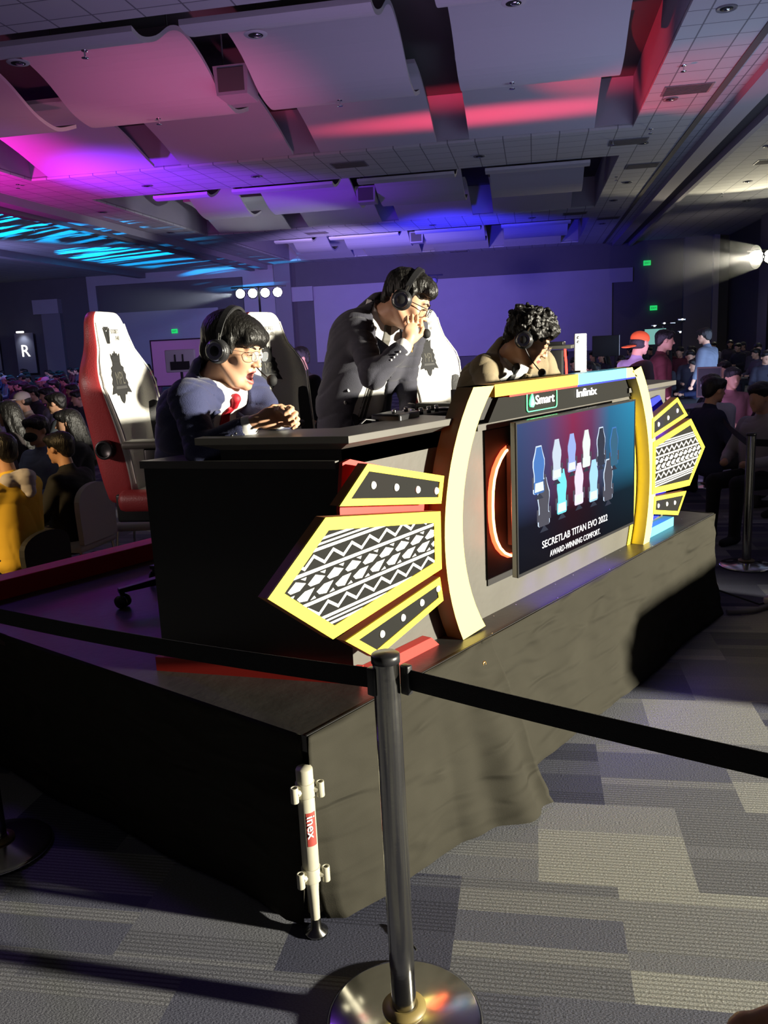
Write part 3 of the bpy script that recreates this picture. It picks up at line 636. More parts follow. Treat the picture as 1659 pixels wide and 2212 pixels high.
# the television
tv = thing('television', (3.25, 1.62, 0.79), 'large wall screen showing rows of gaming chairs and SECRETLAB TITAN EVO 2022', 'television')
TX0, TX1, TZ0, TZ1 = 2.693, 3.79, 0.785, 1.388
child(MB().box(TX0, TX1, 1.604, 1.626, TZ0, TZ1, 'brushed_steel').box(TX0 + 0.1, TX1 - 0.1, 1.626, 1.705, TZ0 + 0.1, TZ1 - 0.1, 'matte_black'), 'casing', tv, bevel=0.002)
child(MB().ring([(TX0, TZ0), (TX1, TZ0), (TX1, TZ1), (TX0, TZ1)], [(TX0 + 0.008, TZ0 + 0.012), (TX1 - 0.008, TZ0 + 0.012), (TX1 - 0.008, TZ1 - 0.008), (TX0 + 0.008, TZ1 - 0.008)], 1.6, 1.604, 'black_plastic'), 'bezel', tv)
def screen_mat():
    m = mat('screen_glow', (0.002, 0.002, 0.003), 0.12, spec=0.15); nt = m.node_tree; b = nt.nodes['Principled BSDF']; L = nt.links.new
    tc = nt.nodes.new('ShaderNodeTexCoord'); sp = nt.nodes.new('ShaderNodeSeparateXYZ'); L(tc.outputs['Generated'], sp.inputs[0])
    rp = nt.nodes.new('ShaderNodeValToRGB'); e = rp.color_ramp.elements
    for _ in range(4): e.new(0.5)
    for el, (p, c) in zip(e, [(0.0, (0.03, 0.055, 0.14)), (0.2, (0.06, 0.05, 0.14)), (0.42, (0.19, 0.018, 0.06)), (0.58, (0.12, 0.03, 0.09)), (0.75, (0.02, 0.12, 0.23)), (1.0, (0.02, 0.20, 0.34))]): el.position = p; el.color = (*c, 1)
    L(sp.outputs[0], rp.inputs[0])
    r2 = nt.nodes.new('ShaderNodeValToRGB'); e = r2.color_ramp.elements
    for _ in range(2): e.new(0.5)
    for el, (p, v) in zip(e, [(0.0, 0.02), (0.30, 0.06), (0.48, 0.5), (1.0, 1.0)]): el.position = p; el.color = (v, v, v, 1)
    L(sp.outputs[2], r2.inputs[0])
    mx = nt.nodes.new('ShaderNodeMix'); mx.data_type = 'RGBA'; mx.blend_type = 'MULTIPLY'; mx.inputs[0].default_value = 1
    L(rp.outputs[0], mx.inputs[6]); L(r2.outputs[0], mx.inputs[7]); L(mx.outputs[2], b.inputs['Emission Color']); b.inputs['Emission Strength'].default_value = 1.0
screen_mat()
mat('caption_white', (0.2, 0.2, 0.2), 0.4, emis=(1.0, 1.0, 1.0), es=0.9)
scr = child(MB().box(TX0 + 0.008, TX1 - 0.008, 1.602, 1.606, TZ0 + 0.012, TZ1 - 0.008, 'screen_glow'), 'screen', tv)
def em(name, c): return mat(name, (0, 0, 0), 0.3, emis=c, es=1.0)
tints = {'blue': (0.04, 0.14, 0.40), 'pale': (0.45, 0.52, 0.60), 'lilac': (0.25, 0.33, 0.62), 'white': (0.60, 0.66, 0.62), 'dark': (0.015, 0.02, 0.04), 'teal': (0.02, 0.09, 0.16), 'aqua': (0.14, 0.60, 0.68), 'pink': (0.62, 0.55, 0.68), 'sky': (0.30, 0.55, 0.75), 'char': (0.05, 0.05, 0.07), 'rim': (0.5, 0.6, 0.75)}
for k_, c_ in tints.items(): em('screen_' + k_, c_)
pic = MB()
def pchair(cx_, top, h, c, rim=None):
    w_ = h * 0.225
    o_ = [(-0.45, 0), (-0.62, 0.12), (-0.98, 0.30), (-1.0, 0.42), (-0.82, 0.58), (-0.80, 0.72), (-1.0, 0.75), (-0.98, 0.97), (-0.8, 1.0), (0.8, 1.0), (0.98, 0.97), (1.0, 0.75), (0.80, 0.72), (0.82, 0.58), (1.0, 0.42), (0.98, 0.30), (0.62, 0.12), (0.45, 0)]
    pts = [(cx_ + a * w_, top - b * h) for a, b in o_]
    if rim: pic.prism([(cx_ + a * w_ * 1.14, top + 0.005 - b * h * 1.02) for a, b in o_], 1.6008, 1.602, rim)
    pic.prism(pts, 1.6000, 1.6008, c)
    pic.prism([(cx_ - 0.74 * w_, top - 0.76 * h), (cx_ + 0.74 * w_, top - 0.76 * h), (cx_ + 0.86 * w_, top - 0.955 * h), (cx_ - 0.86 * w_, top - 0.955 * h)], 1.5994, 1.6, c if c in ('screen_dark', 'screen_char', 'screen_teal') else 'screen_white')
    for sx_ in (-1, 1): pic.prism([(cx_ + sx_ * w_ * 1.02, top - 0.62 * h), (cx_ + sx_ * w_ * 1.3, top - 0.62 * h), (cx_ + sx_ * w_ * 1.3, top - 0.88 * h), (cx_ + sx_ * w_ * 1.02, top - 0.88 * h)], 1.5998, 1.6012, 'screen_char')
    pic.prism([(cx_ - 0.1 * w_, top - 1.0 * h), (cx_ + 0.1 * w_, top - 1.0 * h), (cx_ + 0.8 * w_, top - 1.12 * h), (cx_ - 0.8 * w_, top - 1.12 * h)], 1.5998, 1.6012, 'screen_dark')
for a in [(2.865, 1.275, 0.185, 'blue', 'rim'), (3.012, 1.289, 0.165, 'pale', None), (3.143, 1.297, 0.16, 'lilac', None), (3.278, 1.298, 0.16, 'white', None), (3.422, 1.29, 0.165, 'dark', 'rim'), (3.558, 1.275, 0.17, 'teal', 'blue'), (2.902, 1.142, 0.19, 'char', 'rim'), (3.054, 1.16, 0.185, 'aqua', None), (3.208, 1.165, 0.18, 'pink', None), (3.349, 1.16, 0.185, 'sky', None), (3.498, 1.138, 0.185, 'char', 'rim')]:
    pchair(a[0], a[1], a[2], 'screen_' + a[3], a[4] and 'screen_' + a[4])
child(pic, 'screen_picture', tv)
child(MB().text('SECRETLAB TITAN EVO 2022', (2.886, 1.602, 0.860), 0.043, 'caption_white', (1, 0, 0), (0, 0, 1), 0.0006, 0.83, 0.002, width=0.607).text('AWARD-WINNING COMFORT.', (2.952, 1.602, 0.812), 0.036, 'caption_white', (1, 0, 0), (0, 0, 1), 0.0006, 0.83, 0.0, width=0.468), 'caption_lettering', tv)

# ------------------------------------------------------------------ tribal signs either side
def inset(pts, d):
    n = len(pts); out = []
    area_ = sum(pts[i][0] * pts[(i + 1) % n][1] - pts[(i + 1) % n][0] * pts[i][1] for i in range(n)); sg_ = 1 if area_ > 0 else -1
    for i in range(n):
        p0, p1, p2 = Vector(pts[i - 1]), Vector(pts[i]), Vector(pts[(i + 1) % n])
        d1 = (p1 - p0).normalized(); d2 = (p2 - p1).normalized(); n1 = Vector((-d1.y, d1.x)) * sg_; n2 = Vector((-d2.y, d2.x)) * sg_
        bi = (n1 + n2); k = d / max(0.2, (1 + n1.dot(n2)) / 1.0); out.append(tuple(p1 + bi * k))
    return out
def clip(poly, conv):
    # Sutherland-Hodgman against a convex polygon
    n = len(conv); ar_ = sum(conv[i][0] * conv[(i + 1) % n][1] - conv[(i + 1) % n][0] * conv[i][1] for i in range(n)); sg_ = 1 if ar_ > 0 else -1
    out = list(poly)
    for i in range(n):
        a, b = conv[i], conv[(i + 1) % n]; src = out; out = []
        f = lambda p: sg_ * ((b[0] - a[0]) * (p[1] - a[1]) - (b[1] - a[1]) * (p[0] - a[0]))
        for j in range(len(src)):
            p, q_ = src[j - 1], src[j]; fp_, fq = f(p), f(q_)
            if fq >= 0:
                if fp_ < 0: t = fp_ / (fp_ - fq); out.append((p[0] + (q_[0] - p[0]) * t, p[1] + (q_[1] - p[1]) * t))
                out.append(q_)
            elif fp_ >= 0: t = fp_ / (fp_ - fq); out.append((p[0] + (q_[0] - p[0]) * t, p[1] + (q_[1] - p[1]) * t))
        if not out: return []
    return out
WF, WB = 1.650, 1.686
def tribal(inner, o, ang, scale, flip=1):
    # white stripes, zigzags and leaf blocks, axis through o
    mb = MB(); ca, sa = math.cos(ang), math.sin(ang)
    def T(u_, v): return (o[0] + ca * u_ - sa * v * flip, o[1] + sa * u_ + ca * v * flip)
    def put(pl):
        c_ = clip([T(a * scale, b * scale) for a, b in pl], inner)
        if len(c_) >= 3: mb.prism(c_, WF - 0.0015, WF + 0.001, 'sign_white')
    p = 0.083
    for s_ in (1, -1):
        for v0, v1 in ((0.041, 0.051), (0.100, 0.109), (0.115, 0.121), (0.128, 0.135)): put([(-0.6, s_ * v0), (0.6, s_ * v0), (0.6, s_ * v1), (-0.6, s_ * v1)])
        for k in range(-9, 9):
            u0 = k * p; a_, b_, t_ = 0.055, 0.083, 0.011
            put([(u0, s_ * a_), (u0 + p / 2, s_ * b_), (u0 + p / 2, s_ * (b_ + t_)), (u0, s_ * (a_ + t_))])
            put([(u0 + p / 2, s_ * b_), (u0 + p, s_ * a_), (u0 + p, s_ * (a_ + t_)), (u0 + p / 2, s_ * (b_ + t_))])
        for k in range(-9, 9):
            u0 = k * p * 0.97 + (0.03 if s_ < 0 else 0)
            if s_ > 0: put([(u0, 0.013), (u0 + 0.034, 0.033), (u0 + 0.073, 0.019), (u0 + 0.046, 0.004), (u0 + 0.010, 0.004)])
            else: put([(u0 + 0.002, -0.018), (u0 + 0.036, -0.004), (u0 + 0.076, -0.004), (u0 + 0.042, -0.034), (u0 + 0.012, -0.029)])
            put([(u0 + 0.054, s_ * 0.036), (u0 + 0.078, s_ * 0.036), (u0 + 0.072, s_ * 0.027)])
    return mb
def sign(name, outline, bw, label, kind, group, dots=None, trib=None):
    cx_ = sum(p[0] for p in outline) / len(outline); cz_ = sum(p[1] for p in outline) / len(outline)
    r = thing(name, (cx_, WB, cz_), label, 'sign', 0, group); inn = inset(outline, bw)
    child(MB().prism(outline, WF + 0.003, WB, 'brown_edge'), 'backing', r)
    child(MB().ring(outline, inn, WF - 0.004, WF + 0.003, 'yellow'), 'yellow_border', r)
    child(MB().prism(inn, WF, WF + 0.003, 'sign_black'), 'black_face', r)
    if trib: child(tribal(inn, *trib), 'tribal_pattern', r)
    if dots:
        for (x, z) in dots: child(MB().lathe([(0, -0.005), (0.0105, -0.005), (0.0125, -0.002), (0.0125, 0.001)], (x, WF, z), 'sign_white', 20, 'y'), 'white_dot', r)
    child(MB().tube([(cx_, WB, cz_), (cx_, 1.742, cz_)], 0.012, 'matte_black', 8), 'mounting_post', r)
    return r
G1 = 'yellow bordered signs left of the screen'; G2 = 'yellow bordered signs right of the screen'
sign('tribal_sign', [(1.695, 1.213), (2.262, 1.126), (2.258, 0.922), (1.695, 0.840), (1.450, 1.033)], 0.038, 'large yellow-bordered sign with black and white tribal pattern, near wing', 'c', G1, trib=((1.85, 1.028), 0.035, 1.0))
sign('dotted_sign', [(1.893, 1.343), (2.290, 1.245), (2.268, 1.152), (1.757, 1.235)], 0.022, 'slim yellow-bordered black sign with white dots above the near tribal sign', 'u', G1, dots=[(1.918, 1.272), (2.03, 1.247), (2.142, 1.221), (2.245, 1.200)])
sign('dotted_sign', [(2.246, 0.896), (2.262, 0.806), (1.888, 0.716), (1.749, 0.817)], 0.024, 'slim yellow-bordered black sign with white dots below the near tribal sign', 'l', G1, dots=[(2.235, 0.856), (2.14, 0.831), (2.035, 0.808), (1.925, 0.785)])
sign('tribal_sign', [(4.134, 0.868), (4.674, 0.829), (4.909, 1.02), (4.667, 1.209), (4.134, 1.14)], 0.033, 'large yellow-bordered sign with black and white tribal pattern, far wing', 'c', G2, trib=((4.50, 1.015), 0.0, 0.86))
sign('dotted_sign', [(4.116, 1.262), (4.455, 1.344), (4.615, 1.232), (4.12, 1.160)], 0.022, 'slim yellow-bordered black sign with white dots above the far tribal sign', 'u', G2, dots=[(4.20, 1.225), (4.33, 1.246), (4.46, 1.272)])
sign('dotted_sign', [(4.166, 0.850), (4.625, 0.805), (4.505, 0.688), (4.152, 0.760)], 0.022, 'slim yellow-bordered black sign with white dots below the far tribal sign', 'l', G2, dots=[(4.22, 0.792), (4.34, 0.78), (4.455, 0.767)])
bb = MB().prism([(1.865, 1.345), (1.90, 1.352), (2.30, 1.24), (2.30, 0.78), (1.95, 0.70), (1.84, 0.80), (1.84, 1.2)], 1.724, 1.738, 'red_paint')
tag(bb.build('backing_board'), 'red backing board behind the near signs on the desk front', 'board')
bb = MB().prism([(4.12, 1.33), (4.40, 1.36), (4.52, 1.25), (4.52, 0.70), (4.12, 0.66)], 1.724, 1.738, 'blue_edge')
tag(bb.build('backing_board'), 'blue backing board behind the far signs on the desk front', 'board')
def strip_light(name, pts, m, col, power, label):
    o = MB().tube(pts, 0.006, m, 8).build(name); tag(o, label, 'strip light')
    c_ = Vector(pts[0]).lerp(Vector(pts[-1]), 0.5)
    l = bpy.data.lights.new(name, 'POINT'); l.energy = power; l.color = col; l.shadow_soft_size = 0.12
    lo = bpy.data.objects.new(name + '_glow', l); COL.objects.link(lo); lo.location = c_ + Vector((0, -0.012, 0)); return o
strip_light('strip_light', [(1.95, 1.712, 1.27), (2.2, 1.712, 1.21)], 'led_red', (1, 0.03, 0.02), 0.8, 'red strip light glowing behind the near signs')
strip_light('strip_light', [(4.2, 1.712, 1.19), (4.45, 1.712, 1.235)], 'led_blue', (0.1, 0.02, 1), 1.6, 'blue strip light glowing behind the far signs, upper')
strip_light('strip_light', [(4.2, 1.712, 0.80), (4.48, 1.712, 0.80)], 'led_blue', (0.1, 0.02, 1), 0.9, 'blue strip light glowing behind the far signs, lower')
for x in (3.0, 3.2, 3.4, 3.6):  # unseen spots added under the screen to give the deck its blue streak
    l = bpy.data.lights.new('deck_blue_fill', 'SPOT'); l.energy = 3.2; l.color = (0.16, 0.06, 1); l.spot_size = R_(120); l.spot_blend = 1; l.shadow_soft_size = 0.03
    lo = bpy.data.objects.new('deck_blue_fill', l); COL.objects.link(lo); lo.location = (x, 1.63, 0.78); aim(lo, (x, 1.63, 0.6))
# ------------------------------------------------------------------ gaming chairs
def emblem_shapes():
    crown = [(-0.030, 0.062), (-0.036, 0.092), (-0.022, 0.078), (-0.014, 0.094), (-0.006, 0.080), (0, 0.102), (0.006, 0.080), (0.014, 0.094), (0.022, 0.078), (0.036, 0.092), (0.030, 0.062)]
    body = [(-0.028, 0.060), (0.028, 0.060), (0.030, 0.046), (0.048, 0.038), (0.044, 0.026), (0.056, 0.012), (0.050, -0.002), (0.062, -0.018), (0.058, -0.028), (0.078, -0.056), (0.042, -0.052), (0.034, -0.062), (0.022, -0.058), (0.012, -0.082), (0, -0.092), (-0.012, -0.082), (-0.022, -0.058), (-0.034, -0.062), (-0.042, -0.052), (-0.078, -0.056), (-0.058, -0.028), (-0.062, -0.018), (-0.050, -0.002), (-0.056, 0.012), (-0.044, 0.026), (-0.048, 0.038), (-0.030, 0.046)]
    return crown, body
def gaming_chair(loc, face, label):
    rz = math.atan2(face[1], face[0]) - PI / 2
    r = thing('gaming_chair', loc, label, 'chair', rz, 'white and red gaming chairs behind the desk')
    # local: facing +Y, origin on the deck under the seat
    rec = 0.10; yb0 = -0.20
    lv = [  # z, half width, bolster forward, thickness back
        (0.46, 0.20, 0.07, 0.07), (0.55, 0.215, 0.085, 0.08), (0.66, 0.22, 0.085, 0.085), (0.78, 0.232, 0.075, 0.085), (0.88, 0.250, 0.065, 0.08), (0.955, 0.262, 0.055, 0.075),
        (1.01, 0.250, 0.045, 0.07), (1.06, 0.215, 0.03, 0.065), (1.11, 0.172, 0.02, 0.06), (1.17, 0.152, 0.012, 0.055), (1.22, 0.140, 0.008, 0.052), (1.255, 0.118, 0.004, 0.048), (1.27, 0.085, 0.0, 0.04)]
    def yc(z): return yb0 - rec * (z - 0.46)
    n = 12; rows = []; mb = MB()
    for z, w_, b, t in lv:
        y = yc(z); iw = max(0.02, w_ - (0.075 if z < 1.05 else 0.03)); k = 0.012
        rows.append([(-w_ * 0.9, y - t, z), (-w_, y - t * 0.55, z), (-w_, y + b * 0.75, z), (-w_ + 0.022, y + b, z), (-iw, y + b * 0.45, z), (-iw + 0.018, y + 0.0, z), (0, y - 0.004, z),
                     (iw - 0.018, y + 0.0, z), (iw, y + b * 0.45, z), (w_ - 0.022, y + b, z), (w_, y + b * 0.75, z), (w_, y - t * 0.55, z), (w_ * 0.9, y - t, z)])
    nn = 13
    vs = [p for rw in rows for p in rw]
    red = MB(); white = MB(); blk = MB()
    def strips(target, ks, r0, r1, m):
        fs = [(i * nn + k, i * nn + (k + 1) % nn, (i + 1) * nn + (k + 1) % nn, (i + 1) * nn + k) for i in range(r0, r1) for k in ks]
        target.add(vs, fs, m, True)
    one = MB()
    R_n = len(rows) - 1
    strips(one, [0, 1, 10, 11], 0, R_n, 'red_leather')
    strips(one, [12], 0, R_n, 'black_leather')
    strips(one, [2, 9], 0, R_n, 'white_leather')
    strips(one, [3, 8], 0, 4, 'black_leather'); strips(one, [3, 8], 4, R_n, 'white_leather')
    strips(one, [4, 5, 6, 7], 0, R_n, 'white_leather')
    one.add(vs, [tuple(R_n * nn + k for k in range(nn)), tuple(range(nn))[::-1]], 'white_leather')
    bo = one.build('backrest', r)
    me = bo.data; bm = bmesh.new(); bm.from_mesh(me); bmesh.ops.remove_doubles(bm, verts=bm.verts, dist=1e-5); bmesh.ops.recalc_face_normals(bm, faces=bm.faces)
    cl = bm.edges.layers.float.new('crease_edge')
    for e in bm.edges:
        if len(e.link_faces) == 2 and e.link_faces[0].material_index != e.link_faces[1].material_index: e[cl] = 0.45
    bm.to_mesh(me); bm.free()
    s = bo.modifiers.new('s', 'SUBSURF'); s.levels = 2; s.render_levels = 2
    # stitched piping down both edges
    for sx in (-1, 1):
        MB().tube([(sx * (w_ - 0.010), yc(z) + b * 0.93 + 0.003, z) for z, w_, b, t in lv[1:-2]], 0.0035, 'white_leather', 6).build('piping', bo)
    def fy(z): return yc(z) + 0.0035
    tl = Vector((0, -rec, 1)).normalized()
    lg = MB()
    # maker's emblem and name on the head section (reader sees it mirrored against local X)
    def FX(x): return -x
    zc = 1.175
    def poly(pts, ox, oz, m, sc=1.0, off=0.0):
        vs_ = [(FX(ox + a * sc), fy(oz + b * sc) + off, oz + b * sc) for a, b in pts]; k = len(vs_)
        vb = [(x, y - 0.004, z) for x, y, z in vs_]
        lg.add(vs_ + vb, [tuple(range(k))] + [(i, (i + 1) % k, k + (i + 1) % k, k + i) for i in range(k)], m)
    poly([(-0.022, 0.03), (0.022, 0.03), (0.0, 0.014)], -0.035, zc, 'matte_black')
    poly([(-0.028, 0.026), (-0.004, 0.008), (-0.004, -0.042), (-0.01, -0.04)], -0.035, zc, 'matte_black')
    poly([(0.028, 0.026), (0.004, 0.008), (0.004, -0.042), (0.01, -0.04)], -0.035, zc, 'matte_black')
    lg.text('SECRET', (FX(0.000), fy(zc + 0.005), zc + 0.002), 0.026, 'tie_grey', (-1, 0, 0), tuple(tl), 0.0012, 0.85)
    lg.text('LAB', (FX(0.035), fy(zc - 0.025), zc - 0.026), 0.026, 'tie_grey', (-1, 0, 0), tuple(tl), 0.0012, 0.85)
    lg.build('headrest_logo', bo)
    lg = MB(); crown, body = emblem_shapes(); zc = 0.985
    poly(crown, 0, zc, 'matte_black', 1.15); poly(body, 0, zc, 'matte_black', 1.2)
    poly([(-0.05, -0.034), (0.05, -0.034), (0.056, -0.046), (-0.056, -0.046)], 0, zc, 'tie_dark', 1, 0.0012)
    lg.text('MPL', (0, fy(zc - 0.02) + 0.0015, zc - 0.026), 0.078, 'desk_grey', (-1, 0, 0), tuple(tl), 0.001, 0.62, align='CENTER')
    lg.build('league_emblem', bo)
    # seat
    MB().rbox((0, 0.03, 0.455), (0.20, 0.245, 0.05), 'white_leather', 0.045).rbox((-0.215, 0.03, 0.475), (0.045, 0.24, 0.05), 'red_leather', 0.04).rbox((0.215, 0.03, 0.475), (0.045, 0.24, 0.05), 'red_leather', 0.04).rbox((0, 0.03, 0.405), (0.22, 0.24, 0.02), 'black_leather', 0.015).build('seat', r)
    # armrests
    for sx in (-1, 1):
        a = MB().rbox((sx * 0.315, 0.02, 0.605), (0.022, 0.045, 0.11), 'black_plastic', 0.012).rbox((sx * 0.27, 0.02, 0.40), (0.075, 0.03, 0.015), 'black_plastic', 0.01).rbox((sx * 0.325, 0.02, 0.45), (0.02, 0.035, 0.06), 'black_plastic', 0.01).build('armrest', r)
        MB().rbox((sx * 0.315, 0.03, 0.728), (0.05, 0.135, 0.016), 'desk_grey', 0.014).build('arm_pad', a)
    # recline hub either side
    for sx in (-1, 1):
        MB().rbox((sx * 0.235, -0.13, 0.45), (0.012, 0.08, 0.06), 'black_plastic', 0.01).build('side_bracket', r)
        MB().lathe([(q, sx * t) for q, t in ((0.0, 0), (0.039, 0.0), (0.040, 0.001), (0.040, 0.034), (0.039, 0.036), (0.030, 0.036), (0.0295, 0.0355), (0.028, 0.028), (0.0275, 0.0275), (0.0, 0.0275))], (sx * 0.225, yb0 - 0.03, 0.70), 'black_plastic', 20, 'x').build('recline_hub', r)
    MB().lathe([(0.0, 0.10), (0.028, 0.10), (0.028, 0.25), (0.018, 0.25), (0.018, 0.38), (0, 0.38)], (0, 0, 0), 'black_plastic', 18).rbox((0, 0, 0.37), (0.13, 0.12, 0.02), 'black_plastic', 0.01).build('gas_lift', r)
    star = MB().lathe([(0.0, 0.075), (0.045, 0.075), (0.05, 0.13), (0.0, 0.14)], (0, 0, 0), 'black_plastic', 18)
    cs = []
    for k in range(5):
        a = 2 * PI * k / 5 + 0.35; dx, dy = math.cos(a), math.sin(a); px_, py_ = -dy, dx
        w0, w1 = 0.028, 0.016; q0, q1 = 0.03, 0.335
        vs_ = [(dx * q0 + px_ * w0, dy * q0 + py_ * w0, 0.125), (dx * q0 - px_ * w0, dy * q0 - py_ * w0, 0.125), (dx * q1 - px_ * w1, dy * q1 - py_ * w1, 0.088), (dx * q1 + px_ * w1, dy * q1 + py_ * w1, 0.088),
               (dx * q0 + px_ * w0, dy * q0 + py_ * w0, 0.085), (dx * q0 - px_ * w0, dy * q0 - py_ * w0, 0.085), (dx * q1 - px_ * w1, dy * q1 - py_ * w1, 0.068), (dx * q1 + px_ * w1, dy * q1 + py_ * w1, 0.068)]
        star.add(vs_, [(0, 1, 2, 3), (7, 6, 5, 4), (0, 4, 5, 1), (1, 5, 6, 2), (2, 6, 7, 3), (3, 7, 4, 0)], 'black_plastic')
        cs.append((dx * 0.32, dy * 0.32, a))
    star.build('star_base', r, bevel=0.003)
    for x, y, a in cs:
        c_ = MB()
        for s_ in (-1, 1): c_.lathe([(0.0, s_ * 0.008), (0.024, s_ * 0.008), (0.03, s_ * 0.012), (0.03, s_ * 0.022), (0.0, s_ * 0.026)] if s_ > 0 else [(0.0, -0.026), (0.03, -0.022), (0.03, -0.012), (0.024, -0.008), (0, -0.008)], (0, 0, 0.03), 'black_plastic', 16, 'x')
        c_.lathe([(0, 0.03), (0.012, 0.03), (0.012, 0.075), (0, 0.075)], (0, 0, 0), 'black_plastic', 10)
        c_.build('caster', r, loc=(x, y, 0), rot=(0, 0, a + 0.8))
    return r
CH1 = (2.225, 3.02, ZS)
gaming_chair(CH1, (0.52, -0.85), 'white and red gaming chair nearest the left stage end, behind the man in blue')
gaming_chair((3.05, 3.02, ZS), (0.14, -0.99), 'white and red gaming chair between the blue-suited and the standing man')
gaming_chair((4.07, 2.76, ZS), (0.02, -1.0), 'white and red gaming chair between the standing man and the man in tan')

# ------------------------------------------------------------------ crowd barriers
def stanchion(loc, h, label, baser=0.18, lean=(0, 0)):
    r = thing('barrier_post', loc, label, 'barrier post', 0, 'steel belt barrier posts')
    MB().lathe([(0.0, 0.0), (baser, 0.0), (baser, 0.012), (baser - 0.012, 0.018), (baser * 0.5, 0.030), (0.05, 0.040), (0.0, 0.042)], (0, 0, 0), 'chrome', 64).build('base', r)
    MB().lathe([(0.036, 0.040), (0.056, 0.040), (0.056, 0.046), (0.036, 0.052)], (0, 0, 0), 'gold_dark' if baser > 0.17 else 'chrome', 40).build('collar', r)
    t = Vector((lean[0], lean[1], h - 0.02))
    MB().tube([(0, 0, 0.03), tuple(t * 0.5 + Vector((0, 0, 0.015))), tuple(t)], 0.0315, 'brushed_steel', 40).build('post', r)
    MB().lathe([(0.0, 0.0), (0.034, 0.0), (0.034, 0.018), (0.030, 0.021), (0.0, 0.023)], tuple(t), 'black_plastic', 32).build('cap', r)
    return r
sp1 = stanchion((1.388, 1.176, 0), 0.996, 'nearest steel barrier post, large in front of the stage corner', 0.20, (-0.004, 0.003))
MB().rbox((0.022, -0.036, 0.932), (0.010, 0.012, 0.036), 'black_plastic', 0.004).build('belt_clip', sp1); MB().rbox((-0.03, 0.022, 0.932), (0.010, 0.012, 0.034), 'black_plastic', 0.004).build('belt_clip', sp1)
sp2 = stanchion((6.105, 1.728, 0), 0.966, 'steel barrier post on the far right, near the seated spectators', 0.185)
sp3 = stanchion((9.10, 3.03, 0), 0.955, 'distant steel barrier post carrying a brown sign', 0.18)
sp4 = stanchion((1.125, 2.805, 0), 0.955, 'steel barrier post cut off by the left picture edge', 0.18)
def belt(a, b, sag, label, w_=0.05, ends=None):
    pts = [tuple(Vector(a).lerp(Vector(b), i / 24) - Vector((0, 0, sag * 4 * (i / 24) * (1 - i / 24)))) for i in range(25)]
    o = MB().strip(pts, w_, 'strap', (0, 0, 1), 0.0022).build('barrier_belt'); tag(o, label, 'belt', 'black barrier belts'); return o
belt((1.412, 1.135, 0.932), (1.66, -0.70, 0.91), 0.02, 'black belt stretched from the nearest post to the right out of the picture')
belt((1.372, 1.215, 0.932), (1.13, 2.77, 0.90), 0.015, 'black belt stretched from the nearest post past the stage end to the left')
belt((6.12, 1.765, 0.90), (9.08, 3.0, 0.90), 0.03, 'black belt between the far right post and the distant post')
belt((6.10, 1.695, 0.90), (6.6, -1.0, 0.90), 0.02, 'black belt running from the far right post out of the picture')
belt((9.08, 3.06, 0.90), (7.2, 4.6, 0.90), 0.03, 'black belt running from the distant post behind the desk')

